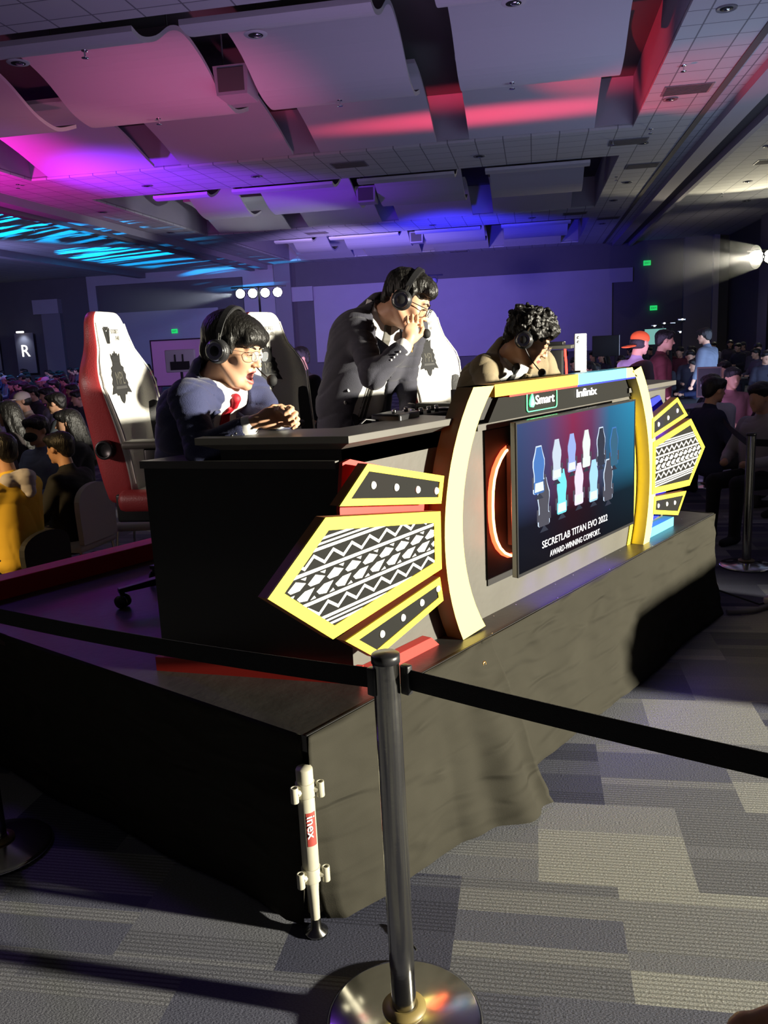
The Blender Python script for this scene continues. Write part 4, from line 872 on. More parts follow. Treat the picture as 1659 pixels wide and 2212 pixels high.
# ------------------------------------------------------------------ bodies: smooth solids meshed from blended shapes
class Body:
    def __init__(s, lo, hi, vox):
        s.lo = np.array(lo, np.float32); s.vox = vox; s.n = np.ceil((np.array(hi) - s.lo) / vox).astype(int) + 1
        s.g = np.full(s.n, 1.0, np.float32); s.T = Matrix.Identity(4)
    def _sub(s, lo, hi):
        a = np.clip(np.floor((lo - s.lo) / s.vox).astype(int), 0, s.n); b = np.clip(np.ceil((hi - s.lo) / s.vox).astype(int) + 1, 0, s.n)
        if (b <= a).any(): return None
        ax = [s.lo[i] + s.vox * np.arange(a[i], b[i], dtype=np.float32) for i in range(3)]
        X, Y, Z = np.meshgrid(*ax, indexing='ij'); return tuple(slice(a[i], b[i]) for i in range(3)), X, Y, Z
    def _mix(s, sl, d, k, cut):
        g = s.g[sl]
        if cut:
            h = np.clip(0.5 - 0.5 * (g + d) / k, 0, 1); s.g[sl] = g * (1 - h) + (-d) * h + k * h * (1 - h)
        else:
            h = np.clip(0.5 + 0.5 * (g - d) / k, 0, 1); s.g[sl] = g * (1 - h) + d * h - k * h * (1 - h)
    def cap(s, a, b, ra, rb=None, k=0.02, cut=False):
        rb = ra if rb is None else rb
        a = np.array(s.T @ Vector(a)); b = np.array(s.T @ Vector(b)); m = max(ra, rb) + k * 1.6 + s.vox * 2
        q = s._sub(np.minimum(a, b) - m, np.maximum(a, b) + m)
        if q is None: return s
        sl, X, Y, Z = q; ab = b - a; L2 = max(1e-9, float(ab @ ab))
        t = np.clip(((X - a[0]) * ab[0] + (Y - a[1]) * ab[1] + (Z - a[2]) * ab[2]) / L2, 0, 1)
        d = np.sqrt((X - a[0] - ab[0] * t) ** 2 + (Y - a[1] - ab[1] * t) ** 2 + (Z - a[2] - ab[2] * t) ** 2) - (ra + (rb - ra) * t)
        s._mix(sl, d, k, cut); return s
    def ell(s, c, r, k=0.02, cut=False, rot=None):
        Rm = s.T.to_3x3() @ (rot or Matrix.Identity(3)); c = np.array(s.T @ Vector(c)); m = max(r) + k * 1.6 + s.vox * 2
        q = s._sub(c - m, c + m)
        if q is None: return s
        sl, X, Y, Z = q; A_ = np.array(Rm.transposed()); X = X - c[0]; Y = Y - c[1]; Z = Z - c[2]
        x = A_[0, 0] * X + A_[0, 1] * Y + A_[0, 2] * Z; y = A_[1, 0] * X + A_[1, 1] * Y + A_[1, 2] * Z; z = A_[2, 0] * X + A_[2, 1] * Y + A_[2, 2] * Z
        k0 = np.sqrt((x / r[0]) ** 2 + (y / r[1]) ** 2 + (z / r[2]) ** 2); k1 = np.sqrt((x / r[0] ** 2) ** 2 + (y / r[1] ** 2) ** 2 + (z / r[2] ** 2) ** 2)
        d = k0 * (k0 - 1) / np.maximum(k1, 1e-6); d = np.where(k0 < 0.05, -min(r), d)
        s._mix(sl, d, k, cut); return s
    def ripple(s, amp, f=30, seed=0):
        ax = [s.lo[i] + s.vox * np.arange(s.n[i], dtype=np.float32) for i in range(3)]; X, Y, Z = np.meshgrid(*ax, indexing='ij', sparse=True); p = seed
        w1 = np.sin(f * (0.45 * X + 0.25 * Y + 1.0 * Z) + 2.2 * np.sin(11 * X + 9 * Y + p) + 1.3 * np.sin(13 * Z + p)); w2 = np.sin(f * 0.62 * (0.8 * Y - 0.7 * X + 0.7 * Z) + 3 * np.sin(8 * Z + 11 * X + p * 2))
        m = 0.5 + 0.5 * np.sin(9 * X - 7 * Y + 8 * Z + p * 3); s.g = s.g + amp * ((1 - np.abs(w1)) ** 3 * (0.4 + m) + 0.7 * (1 - np.abs(w2)) ** 3 * (1.2 - m)).astype(np.float32); return s
    def clumps(s, amp, f, seed=0, zs=0.4):
        ax = [s.lo[i] + s.vox * np.arange(s.n[i], dtype=np.float32) for i in range(3)]; X, Y, Z = np.meshgrid(*ax, indexing='ij', sparse=True); p = seed
        w = np.sin(f * X + 2 * np.sin(f * .5 * Z * zs + p) + p) * np.sin(f * 1.1 * Y + 2 * np.sin(f * .4 * X + p)) + 0.6 * np.sin(f * 1.9 * (X + Y) + 3 * np.sin(f * .6 * Z * zs + p))
        s.g = s.g - amp * w.astype(np.float32); return s
    def mesh(s):
        g = s.g; neg = g < 0; nx, ny, nz = g.shape
        cnt = np.zeros((nx - 1, ny - 1, nz - 1), np.int8)
        for dx in (0, 1):
            for dy in (0, 1):
                for dz in (0, 1): cnt += neg[dx:nx - 1 + dx, dy:ny - 1 + dy, dz:nz - 1 + dz]
        act = (cnt > 0) & (cnt < 8); ci = np.argwhere(act); idx = -np.ones(act.shape, np.int32); idx[act] = np.arange(len(ci))
        acc = np.zeros((len(ci), 3)); num = np.zeros(len(ci))
        cor = [(a, b, c) for a in (0, 1) for b in (0, 1) for c in (0, 1)]
        vals = {c: g[ci[:, 0] + c[0], ci[:, 1] + c[1], ci[:, 2] + c[2]] for c in cor}
        for c in cor:
            for ax in range(3):
                if c[ax] == 0:
                    e = list(c); e[ax] = 1; e = tuple(e); v0, v1 = vals[c], vals[e]; x = (v0 < 0) != (v1 < 0)
                    t = np.where(x, v0 / np.where(v0 == v1, 1, v0 - v1), 0)
                    for j in range(3): acc[:, j] += np.where(x, c[j] + (t if j == ax else 0), 0)
                    num += x
        v = s.lo + s.vox * (ci + acc / num[:, None]); fs = []
        for ax in range(3):
            a, b = [(1, 2), (2, 0), (0, 1)][ax]
            sl0 = [slice(None)] * 3; sl1 = [slice(None)] * 3; sl0[ax] = slice(0, -1); sl1[ax] = slice(1, None)
            for q in (a, b): sl0[q] = slice(1, -1); sl1[q] = slice(1, -1)
            n0, n1 = neg[tuple(sl0)], neg[tuple(sl1)]; e = np.argwhere(n0 != n1); e[:, a] += 1; e[:, b] += 1
            if not len(e): continue
            fl = neg[e[:, 0], e[:, 1], e[:, 2]]
            def I(da, db):
                t = e.copy(); t[:, a] -= da; t[:, b] -= db; return idx[t[:, 0], t[:, 1], t[:, 2]]
            q = np.stack([I(1, 1), I(0, 1), I(0, 0), I(1, 0)], 1); q[~fl] = q[~fl][:, ::-1]; fs.append(q)
        return v, np.concatenate(fs)
    def build(s, name, m, parent=None, matf=None, keep=True):
        v, f = s.mesh(); me = bpy.data.meshes.new(name); me.vertices.add(len(v)); me.vertices.foreach_set('co', v.astype(np.float32).ravel())
        me.loops.add(len(f) * 4); me.loops.foreach_set('vertex_index', f.astype(np.int32).ravel()); me.polygons.add(len(f)); me.polygons.foreach_set('loop_start', np.arange(0, len(f) * 4, 4, dtype=np.int32))
        me.update(calc_edges=True); me.validate(); me.polygons.foreach_set('use_smooth', [True] * len(me.polygons))
        ms = [m] if isinstance(m, str) else m
        for q in ms: me.materials.append(MATS[q])
        if matf is not None and len(me.polygons) == len(f):
            c = v[f].mean(1); me.polygons.foreach_set('material_index', matf(c).astype(np.int32))
        o = bpy.data.objects.new(name, me); COL.objects.link(o)
        if parent: o.parent = parent
        return o

def head_shapes(b, T, mouth=0.0, neck=None):
    b.T = T
    b.ell((0, -0.012, 0.030), (0.076, 0.096, 0.086), 0.01); b.ell((0, 0.026, -0.030), (0.062, 0.066, 0.080), 0.03)
    dj = -0.018 * mouth
    b.ell((0, 0.036, -0.078 + dj), (0.048, 0.046, 0.036), 0.025); b.ell((0, 0.072, -0.098 + dj), (0.022, 0.018, 0.017), 0.018)
    for sx in (-1, 1):
        b.cap((sx * 0.058, 0.0, -0.05), (sx * 0.036, 0.05, -0.088 + dj), 0.018, 0.015, 0.02)
        b.ell((sx * 0.040, 0.060, -0.024), (0.022, 0.020, 0.018), 0.02)
    b.cap((-0.034, 0.079, 0.020), (0.034, 0.079, 0.020), 0.012, 0.012, 0.012)
    for sx in (-1, 1):
        b.ell((sx * 0.031, 0.098, 0.001), (0.018, 0.013, 0.011), 0.012, True); b.ell((sx * 0.031, 0.076, -0.001), (0.015, 0.0145, 0.012), 0.004)
    b.cap((0, 0.086, 0.006), (0, 0.106, -0.034), 0.0075, 0.0115, 0.010)
    for sx in (-1, 1): b.ell((sx * 0.0125, 0.096, -0.037), (0.0085, 0.010, 0.0075), 0.006)
    if mouth > 0:
        b.ell((0, 0.092, -0.072 + dj * 0.5), (0.0165 + 0.004 * mouth, 0.034, 0.015 * mouth + 0.003), 0.006, True)
        b.cap((-0.019, 0.084, -0.062), (0, 0.094, -0.0575), 0.0055, 0.006, 0.006); b.cap((0.019, 0.084, -0.062), (0, 0.094, -0.0575), 0.0055, 0.006, 0.006)
        zl = -0.082 - 0.018 * mouth
        b.cap((-0.017, 0.080, zl + 0.006), (0, 0.090, zl), 0.006, 0.0065, 0.006); b.cap((0.017, 0.080, zl + 0.006), (0, 0.090, zl), 0.006, 0.0065, 0.006)
    else:
        b.cap((-0.019, 0.083, -0.067), (0, 0.0935, -0.0635), 0.0045, 0.006, 0.006); b.cap((0.019, 0.083, -0.067), (0, 0.0935, -0.0635), 0.0045, 0.006, 0.006)
        b.cap((-0.016, 0.082, -0.075), (0.016, 0.082, -0.075), 0.005, 0.005, 0.006); b.ell((0, 0.090, -0.0755), (0.010, 0.006, 0.006), 0.006)
    for sx in (-1, 1):
        b.ell((sx * 0.078, -0.004, -0.004), (0.010, 0.020, 0.031), 0.008, rot=Matrix.Rotation(sx * 0.35, 3, 'Z')); b.ell((sx * 0.084, 0.004, -0.002), (0.006, 0.010, 0.016), 0.004, True)
    b.T = Matrix.Identity(4)
def probe(bodies, p, d, far=0.30):
    # outermost point of the blended solids from p along d
    best = 0.0
    for b in bodies:
        for k in range(int(far / 0.003), 0, -1):
            q = p + d * (k * 0.003); i = np.round((np.array(q) - b.lo) / b.vox).astype(int)
            if (i < 0).any() or (i >= b.n).any(): continue
            if b.g[tuple(i)] < 0: best = max(best, k * 0.003); break
    return p + d * best
def frame(fwd, up):
    f = Vector(fwd).normalized(); u = Vector(up); u = (u - f * u.dot(f)).normalized(); r = f.cross(u)
    return Matrix(((r.x, f.x, u.x, 0), (r.y, f.y, u.y, 0), (r.z, f.z, u.z, 0), (0, 0, 0, 1)))
def hand_shapes(b, T, curls, thumb=0.4, spread=0.0, k=0.004, mir=1, s=1.0):
    # palm frame: +Y to the fingers, +Z back of the hand, thumb on the mir*X side
    b.T = T @ Matrix.Scale(s, 4)
    b.ell((0, 0.030, 0), (0.034, 0.042, 0.0125), 0.01); b.ell((mir * 0.018, 0.012, -0.006), (0.018, 0.026, 0.013), 0.01); b.ell((-mir * 0.020, 0.02, -0.004), (0.014, 0.032, 0.011), 0.01)
    b.cap((0, -0.03, 0), (0, 0.01, 0), 0.0215, 0.022, 0.015)
    ln = [0.070, 0.078, 0.073, 0.058]; base = [(0.027, 0.064), (0.0095, 0.070), (-0.009, 0.067), (-0.026, 0.058)]
    for i in range(4):
        c_ = curls[i] if isinstance(curls, (list, tuple)) else curls
        p = Vector((mir * base[i][0], base[i][1], 0)); seg = [ln[i] * 0.47, ln[i] * 0.30, ln[i] * 0.23]; a = -c_ * 0.55; rr = 0.0088 - 0.0006 * i
        sp = spread * (1.5 - i) * mir
        for j, L_ in enumerate(seg):
            d = Vector((math.sin(sp), math.cos(a) * math.cos(sp), math.sin(a))); q = p + d * L_
            b.cap(p, q, rr, rr * 0.9, k); b.ell(p, (rr * 1.08,) * 3, k) ; p = q; rr *= 0.9; a -= c_ * (0.95, 0.75, 0)[j]
    p = Vector((mir * 0.026, 0.012, -0.006)); a = 0.75 - 0.3 * thumb
    for L_, r_ in ((0.034, 0.0115), (0.030, 0.0100), (0.024, 0.0090)):
        d = Vector((mir * math.sin(a), math.cos(a), -0.35 * thumb - 0.15)).normalized(); q = p + d * L_; b.cap(p, q, r_, r_ * 0.88, k + 0.002); p = q; a -= 0.45 * thumb + 0.1
    b.T = Matrix.Identity(4)

def headset(T, loc, label, boom, mic_side, seat=0.0, band_back=0.0, bs=0.0):
    # closed over-ear headset with a boom microphone; T head frame, loc head centre
    r = thing('headset', loc, label, 'headset', 0, 'broadcast headsets worn by the casters'); R3 = T.to_3x3()
    def W(p): return R3 @ Vector(p)
    mb = MB(); pts = []
    for i in range(25):
        a = PI * (i / 24); rr = 0.106
        pts.append(W((math.cos(a) * (rr - 0.002), -0.006 - band_back * math.sin(a), -0.004 + math.sin(a) * (0.146 + bs))))
    mb.strip(pts, 0.024, 'black_plastic', tuple(W((0, 1, 0))), 0.005)
    mb.build('headband', r, bevel=0.001)
    pb = MB().strip([p * 0.972 for p in pts[6:19]], 0.028, 'black_leather', tuple(W((0, 1, 0))), 0.009); pb.build('band_pad', r)
    for sx in (-1, 1):
        c = W((sx * 0.096, -0.004, -0.008)); ax = W((sx, 0, 0)); q = Vector((0, 0, 1)).rotation_difference(ax).to_matrix().to_4x4()
        e = MB(); e.xf = Matrix.Translation(c) @ q
        e.lathe([(0.020, -0.016), (0.038, -0.016), (0.043, -0.008), (0.043, 0.004), (0.038, 0.010)], (0, 0, 0), 'black_leather', 28)
        e.lathe([(0.0, 0.004), (0.040, 0.006), (0.041, 0.014), (0.036, 0.020), (0.0, 0.024)], (0, 0, 0), 'black_plastic', 28)
        e.lathe([(0.028, 0.0215), (0.031, 0.0245), (0.033, 0.022)], (0, 0, 0), 'chrome', 28)
        for q_ in range(3): e.lathe([(0.0385 - q_ * 0.003, 0.0125 + q_ * 0.003), (0.0405 - q_ * 0.003, 0.0145 + q_ * 0.003), (0.0385 - q_ * 0.003, 0.0155 + q_ * 0.003)], (0, 0, 0), 'brushed_steel', 28)
        cup = e.build('ear_cup', r)
        MB().tube([W((sx * 0.102, -0.006, 0.02)), W((sx * 0.106, -0.006, 0.055))], 0.005, 'brushed_steel', 8).build('hinge', cup)
    sx = mic_side; p0 = Vector((sx * 0.105, 0.01, -0.03)); p1 = Vector((sx * 0.10, 0.06, -0.075)); p2 = Vector(boom)
    cv = [W(p0.lerp(p1, t).lerp(p1.lerp(p2, t), t)) for t in [i / 12 for i in range(13)]]
    MB().tube(cv, 0.0026, 'black_plastic', 8).build('boom_arm', r)
    c = W(p2); k_ = MB(); k_.lathe([(0.0001, -0.021), (0.010, -0.0185), (0.0165, -0.012), (0.019, -0.002), (0.0185, 0.006), (0.014, 0.014), (0.007, 0.019), (0.0001, 0.0205)], tuple(c), 'matte_black', 20); k_.build('foam_microphone', r)
    return r
def eyeglasses(T, loc, label, m='black_plastic', th=0.0013, rx=0.024, rz=0.018):
    r = thing('eyeglasses', loc, label, 'eyeglasses'); R3 = T.to_3x3(); W = lambda p: R3 @ Vector(p)
    f = MB()
    for sx in (-1, 1):
        f.tube([W((sx * 0.032 + rx * math.copysign(abs(math.cos(a)) ** 0.7, math.cos(a)), 0.109 - abs(math.cos(a)) * 0.002, -0.004 + rz * math.copysign(abs(math.sin(a)) ** 0.75, math.sin(a)))) for a in [2 * PI * i / 24 for i in range(24)]], th, m, 6, closed=True)
        f.tube([W((sx * 0.056, 0.108, 0.006)), W((sx * 0.066, 0.098, 0.007)), W((sx * 0.076, 0.03, 0.004)), W((sx * 0.079, 0.0, -0.002))], th, m, 6)
    f.tube([W((-0.009, 0.110, 0.0)), W((0, 0.113, 0.003)), W((0.009, 0.110, 0.0))], th, m, 6); f.build('frame', r)
    for sx in (-1, 1):
        g = [W((sx * 0.032 + rx * 0.96 * math.copysign(abs(math.cos(a)) ** 0.7, math.cos(a)), 0.109, -0.004 + rz * 0.96 * math.copysign(abs(math.sin(a)) ** 0.75, math.sin(a)))) for a in [2 * PI * i / 24 for i in range(24)]]
        MB().add(g + [p + W((0, 0.001, 0)) for p in g], [tuple(range(24))[::-1], tuple(range(24, 48))] + [(i, (i + 1) % 24, 24 + (i + 1) % 24, 24 + i) for i in range(24)], 'lens_glass').build('lens', r)
    return r

def caster(name_label, J, hd, cols, mouth, seat, hands, hair_fn, tie, res=0.0042, neckr=0.054, near=1.0):
    """J: joints in world metres; hd=(centre, forward, up)"""
    O = Vector(J['pelvis']); L = lambda k: Vector(J[k]) - O
    hc = Vector(hd[0]) - O; T = Matrix.Translation(hc) @ frame(hd[1], hd[2]); Tr = frame(hd[1], hd[2])
    allp = [Vector(v) - O for v in J.values()] + [hc]
    lo = [min(p[i] for p in allp) - 0.2 for i in range(3)]; hi = [max(p[i] for p in allp) + 0.2 for i in range(3)]; lo[2] = -0.18
    right = (L('rsh') - L('lsh')).normalized(); up = (L('neck')).normalized(); fwd = up.cross(right).normalized()
    surf = lambda bs_, p: probe(bs_, p, fwd)
    def torso(b, e, sh=0.0):
        pr = 0.085; cr_ = 0.085
        for s_ in (-1, 1): b.cap(right * s_ * 0.070, L('neck') * 0.74 + right * s_ * 0.090, 0.088 + e, 0.092 + e, 0.05)
        b.cap(L('rsh') * 0.92 + L('neck') * 0.08 , L('lsh') * 0.92 + L('neck') * 0.08, 0.044 + e, 0.044 + e, 0.06)
        b.cap(L('neck') * 0.75, L('neck') * 0.95, 0.085 + e, 0.060 + e, 0.04)
    def arm(b, s_, e, e2=None, upto=1.0):
        S, E_, W_ = L(s_ + 'sh'), L(s_ + 'el'), L(s_ + 'wr'); e2 = e if e2 is None else e2
        b.cap(S, E_, 0.047 + e, 0.041 + e, 0.04); b.cap(E_, E_.lerp(W_, upto), 0.042 + e, 0.029 + e2, 0.015)
    # body: one surface
    b = Body(lo, hi, res)
    torso(b, 0.0); arm(b, 'r', 0); arm(b, 'l', 0)
    b.cap(L('neck') * 0.93, hc + T.to_3x3() @ Vector((0, -0.03, -0.06)), neckr + 0.008, neckr, 0.02)
    head_shapes(b, T, mouth)
    for h in hands: hand_shapes(b, Matrix.Translation(Vector(h['at']) - O) @ frame(h['dir'], h['back']), h['curl'], h.get('thumb', 0.5), h.get('spread', 0.03), mir=h['mir'], s=h.get('s', 1.08))
    Ti = np.array(T.inverted())
    def mf(c):
        q = c @ Ti[:3, :3].T + Ti[:3, 3]; out = np.zeros(len(c)); x, y, z = q[:, 0], q[:, 1], q[:, 2]
        if mouth > 0:
            zc = -0.072 - 0.009 * mouth; hh = 0.015 * mouth + 0.003
            e_ = (x / 0.024) ** 2 + ((z - zc) / (hh + 0.008)) ** 2; i_ = (x / 0.0205) ** 2 + ((z - zc) / (hh)) ** 2
            out[(e_ < 1) & (y > 0.05)] = 1; out[(i_ < 1) & (y > 0.03) & (y < 0.085)] = 2
        else:
            e_ = (x / 0.022) ** 2 + ((z + 0.070) / 0.0095) ** 2; out[(e_ < 1) & (y > 0.07)] = 1
        return out
    body = b.build('person', ['skin', 'lips', 'mouth'], None, mf); body.location = O
    tag(body, name_label, 'person')
    for sx in (-1, 1):                                   # brows and eyes
        W = lambda p: T @ Vector(p)
        MB().tube([W((sx * 0.012, 0.0945, 0.019)), W((sx * 0.03, 0.0925, 0.025)), W((sx * 0.048, 0.081, 0.021))], [0.0028, 0.0036, 0.002], 'hair', 8).build('eyebrow', body)
        MB().tube([W((sx * 0.020, 0.0885, -0.003)), W((sx * 0.031, 0.0915, -0.0025)), W((sx * 0.043, 0.0855, -0.004))], [0.001, 0.0022, 0.001], 'eye_dark', 8).build('eye', body)
    if mouth > 0.3: MB().tube([T @ Vector((-0.013, 0.080, -0.064)), T @ Vector((0, 0.086, -0.0625)), T @ Vector((0.013, 0.080, -0.064))], 0.0032, 'teeth', 8).build('teeth', body)
    # hair
    h = Body([hc[i] - 0.17 for i in range(3)], [hc[i] + 0.17 for i in range(3)], 0.0032); h.T = T; hair_fn(h, T); h.build('hair', 'hair', body)
    # shirt with collar
    s = Body(lo, hi, 0.007); torso(s, 0.012); 
    s.cap(L('neck') * 0.98 , L('neck').lerp(hc, 0.30), 0.066, 0.060, 0.015)
    nd = (hc + T.to_3x3() @ Vector((0, -0.03, -0.06)) - L('neck') * 0.93).normalized()
    s.cap(L('neck').lerp(hc, 0.38), L('neck').lerp(hc, 0.8), neckr + 0.012, 0.08, 0.004, True)
    for q in ('r', 'l'):
        E_, W_ = L(q + 'el'), L(q + 'wr'); s.cap(E_.lerp(W_, 0.6), E_.lerp(W_, 0.97), 0.036, 0.036, 0.01)
    s.build('shirt', cols['shirt'], body)
    # jacket: open in front
    j = Body(lo, hi, 0.0062); torso(j, 0.024); arm(j, 'r', 0.014, 0.012, 0.86); arm(j, 'l', 0.014, 0.012, 0.86)
    j.cap(Vector((0, 0, -0.02)), Vector((0, 0, -0.12)), 0.12, 0.13, 0.05) if seat else [j.cap(right * s_ * 0.07, right * s_ * 0.08 + Vector((0, 0, -0.16)), 0.112, 0.118, 0.04) for s_ in (-1, 1)]
    j.cap(L('neck') * 0.95 - fwd * 0.030, L('neck').lerp(hc, 0.26) - fwd * 0.040, 0.070, 0.062, 0.02)
    j.ripple(0.0062, 44, hd[0][0] * 10)
    cpos = lambda t: surf([s], L('neck') * t) 
    op = cols.get('open', 0.42)
    j.cap(L('neck').lerp(hc, 0.25) + fwd * 0.05, cpos(0.92), 0.088, 0.082, 0.008, True)
    j.cap(cpos(0.95), cpos(op) + fwd * 0.02, 0.082, cols.get('wid', 0.022), 0.006, True)
    if cols.get('gape'): j.cap(cpos(op), cpos(0.0), cols.get('wid', 0.022), cols['gape'], 0.01, True)
    j.cap(L('neck').lerp(hc, 0.15), L('neck').lerp(hc, 0.9), 0.062, 0.085, 0.005, True)
    jk = j.build('jacket', cols['jacket'], body)
    # lapels: thin cloth leaves laid on the coat either side of the opening
    wid = cols.get('wid', 0.022)
    for s_ in (-1, 1):
        vs = []; nu, nv = 22, 5
        for i in range(nu + 1):
            t = i / nu; tau = 0.985 + (op - 0.985) * t; xe = (0.078 + (wid - 0.078) * t) * 0.94
            wd = lin([0, 0.18, 0.30, 0.34, 0.36, 1.0], [0.030, 0.046, 0.052, 0.040, 0.058, 0.010], t)
            for k in range(nv + 1):
                x = xe + wd * k / nv; p = surf([j, s], L('neck') * tau + right * s_ * x)
                vs.append(p + fwd * (0.007 - 0.003 * (k in (0, nv))) + (up * 0.0))
        fs = [(i * (nv + 1) + k, i * (nv + 1) + k + 1, (i + 1) * (nv + 1) + k + 1, (i + 1) * (nv + 1) + k) for i in range(nu) for k in range(nv)]
        lo_ = MB().add(vs, fs, cols['jacket'], True).build('lapel', jk); m_ = lo_.modifiers.new('s', 'SOLIDIFY'); m_.thickness = 0.006; m_.offset = 0
    for t in (0.30, 0.16): 
        p = surf([j], L('neck') * t + right * (0.02 + (cols.get('gape') or 0) * 1.15)) + fwd * 0.002; MB().lathe([(0, 0), (0.008, 0), (0.009, 0.002), (0, 0.004)], tuple(p), 'sign_white' if cols.get('pale_buttons') else 'black_plastic', 12, 'y').build('button', jk)
    for q in ('r',):
        E_, W_ = L(q + 'el'), L(q + 'wr'); dn = (W_ - E_).normalized(); sd = Vector((-0.7, -0.7, 0)); sd = (sd - dn * sd.dot(dn)).normalized()
        for i in range(4): MB().rbox(tuple(E_.lerp(W_, 0.83) - dn * i * 0.016 + sd * 0.046), (0.004, 0.004, 0.004), 'sign_white' if cols.get('pale_buttons') else 'black_plastic', 0.003).build('cuff_button', jk)
    # tie
    if tie:
        tb = Body(lo, hi, 0.0045); K = surf([s], L('neck').lerp(hc, 0.12)) + fwd * 0.006
        tb.cap(K + up * 0.012, K - up * 0.022, 0.019, 0.013, 0.006); t0, t1 = 0.97, tie.get('to', 0.2); prev = None
        for i in range(9):
            t = t0 + (t1 - t0) * i / 8; q = surf([s], L('neck') * t) + fwd * 0.004 + right * tie.get('dx', 0.0) * i / 8; hw = 0.012 + 0.024 * i / 8
            if prev is not None:
                for o_ in (-1, -0.33, 0.33, 1): tb.cap(prev[0] + right * o_ * prev[1], q + right * o_ * hw, 0.0065, 0.0065, 0.004)
            prev = (q, hw)
        tb.build('tie', tie['mat'], body)
    for s_ in (-1, 1):                                   # collar leaves
        a = surf([s], L('neck').lerp(hc, 0.10)) + up * 0.02; c_ = MB(); p0 = a + right * s_ * 0.014 - fwd * 0.006; p1 = a + right * s_ * 0.046 - fwd * 0.030 + up * 0.022; p2 = a + right * s_ * 0.048 - fwd * 0.004 - up * 0.030; p3 = a + right * s_ * 0.056 - fwd * 0.045 + up * 0.018; p4 = a + right * s_ * 0.062 - fwd * 0.040 - up * 0.006
        n_ = fwd * 0.004; c_.add([p0, p1, p3, p4, p2] + [p + n_ for p in (p0, p1, p3, p4, p2)], [(4, 3, 2, 1, 0), (5, 6, 7, 8, 9)] + [(i, (i + 1) % 5, 5 + (i + 1) % 5, 5 + i) for i in range(5)], cols['shirt']); c_.build('collar', body)
    # legs
    lg = Body([lo[0] - 0.2, lo[1] - 0.4, -1.25], [hi[0] + 0.3, hi[1] + 0.3, 0.12], 0.016)
    for s_ in (1, -1):
        hp = right * s_ * 0.09; kn = Vector(J['kn_r' if s_ == 1 else 'kn_l']) - O; ft = Vector(J['ft_r' if s_ == 1 else 'ft_l']) - O
        lg.cap(hp, kn, 0.092, 0.065, 0.03); lg.cap(kn, ft + Vector((0, 0, 0.06)), 0.062, 0.05, 0.02)
    lg.build('trousers', 'trouser', body)
    hz = Vector((hd[1][0], hd[1][1], 0)).normalized()
    for s_ in ('kn_r', 'kn_l'):
        ft = Vector(J['ft' + s_[2:]]) - O; sh = Body(list(ft - Vector((0.3, 0.3, 0.05))), list(ft + Vector((0.3, 0.3, 0.15))), 0.01); sh.cap(ft + Vector((0, 0, 0.045)), ft + hz * 0.15 + Vector((0, 0, 0.032)), 0.042, 0.032, 0.02); sh.build('shoe', 'black_leather', body)
    return body, Tr, Vector(hd[0]), (O, fwd, right, up)

# --- man in blue, seated, shouting into his microphone
def hair1(h, T):
    h.ell((0, -0.022, 0.048), (0.094, 0.108, 0.088), 0.01); h.ell((0, 0.030, 0.070), (0.082, 0.072, 0.052), 0.02)
    h.cap((-0.05, 0.082, 0.058), (0.05, 0.084, 0.055), 0.022, 0.022, 0.02); h.cap((0.02, 0.09, 0.05), (0.055, 0.078, 0.035), 0.016, 0.012, 0.015); h.cap((-0.01, 0.094, 0.05), (-0.045, 0.086, 0.034), 0.018, 0.012, 0.015)
    h.ell((0, -0.085, -0.02), (0.066, 0.035, 0.05), 0.03)
    for sx in (-1, 1): h.cap((sx * 0.080, 0.028, 0.04), (sx * 0.074, 0.032, -0.004), 0.014, 0.008, 0.01)
    h.ell((0, 0.055, -0.05), (0.07, 0.085, 0.084), 0.008, True); h.clumps(0.0007, 260, 1.0, 0.15)
J1 = dict(pelvis=(2.15, 2.84, 1.19), neck=(2.02, 2.53, 1.575), rsh=(1.845, 2.435, 1.535), lsh=(2.205, 2.50, 1.535), rel=(1.81, 2.34, 1.362), rwr=(1.885, 2.165, 1.447), lel=(2.19, 2.36, 1.42), lwr=(1.995, 2.14, 1.46),
          kn_r=(2.07, 2.48, 1.13), kn_l=(2.38, 2.55, 1.13), ft_r=(2.10, 2.55, 0.62), ft_l=(2.45, 2.6, 0.62))
f1 = Vector((0.30, -0.92, -0.24)); u1 = Vector((0.10, -0.22, 0.97))
H1 = Vector((2.065, 2.425, 1.705))
hands1 = [dict(at=(1.915, 2.12, 1.466), dir=(0.75, -0.60, 0.12), back=(-0.45, -0.75, 0.35), curl=0.75, mir=-1, thumb=0.8, s=0.95), dict(at=(1.972, 2.10, 1.466), dir=(-0.05, -0.8, 0.12), back=(0.80, -0.35, 0.45), curl=0.85, mir=1, thumb=0.8, s=0.95)]
CAMP = Vector((0, 0, 1.7))
def nearer(J, Hd, hands, k):
    g = lambda p: tuple(CAMP + (Vector(p) - CAMP) * k)
    J2_ = {a: (g(v) if a[:2] not in ('kn', 'ft') else (v[0] * k, v[1] * k + 0.06, v[2])) for a, v in J.items()}
    for h in hands: h['at'] = g(h['at'])
    return J2_, Vector(g(Hd)), hands
J1, H1, hands1 = nearer(J1, H1, hands1, 0.955)
b1, T1, c1, F1 = caster('person seated in blue suit with red tie, mouth open wide, hands clasped on the desk', J1, (H1, f1, u1), dict(shirt='shirt_white', jacket='navy', open=0.22, wid=0.05), 1.0, True, hands1, hair1, dict(mat='tie_red', to=0.22))
headset(T1, c1, 'black headset on the man in blue, microphone in front of his mouth', (-0.035, 0.150, -0.080), -1, band_back=0.012, bs=0.006)
eyeglasses(T1, c1, 'thin-rimmed eyeglasses worn by the man in blue', 'chrome', 0.0009)
O, fw, rt, up_ = F1
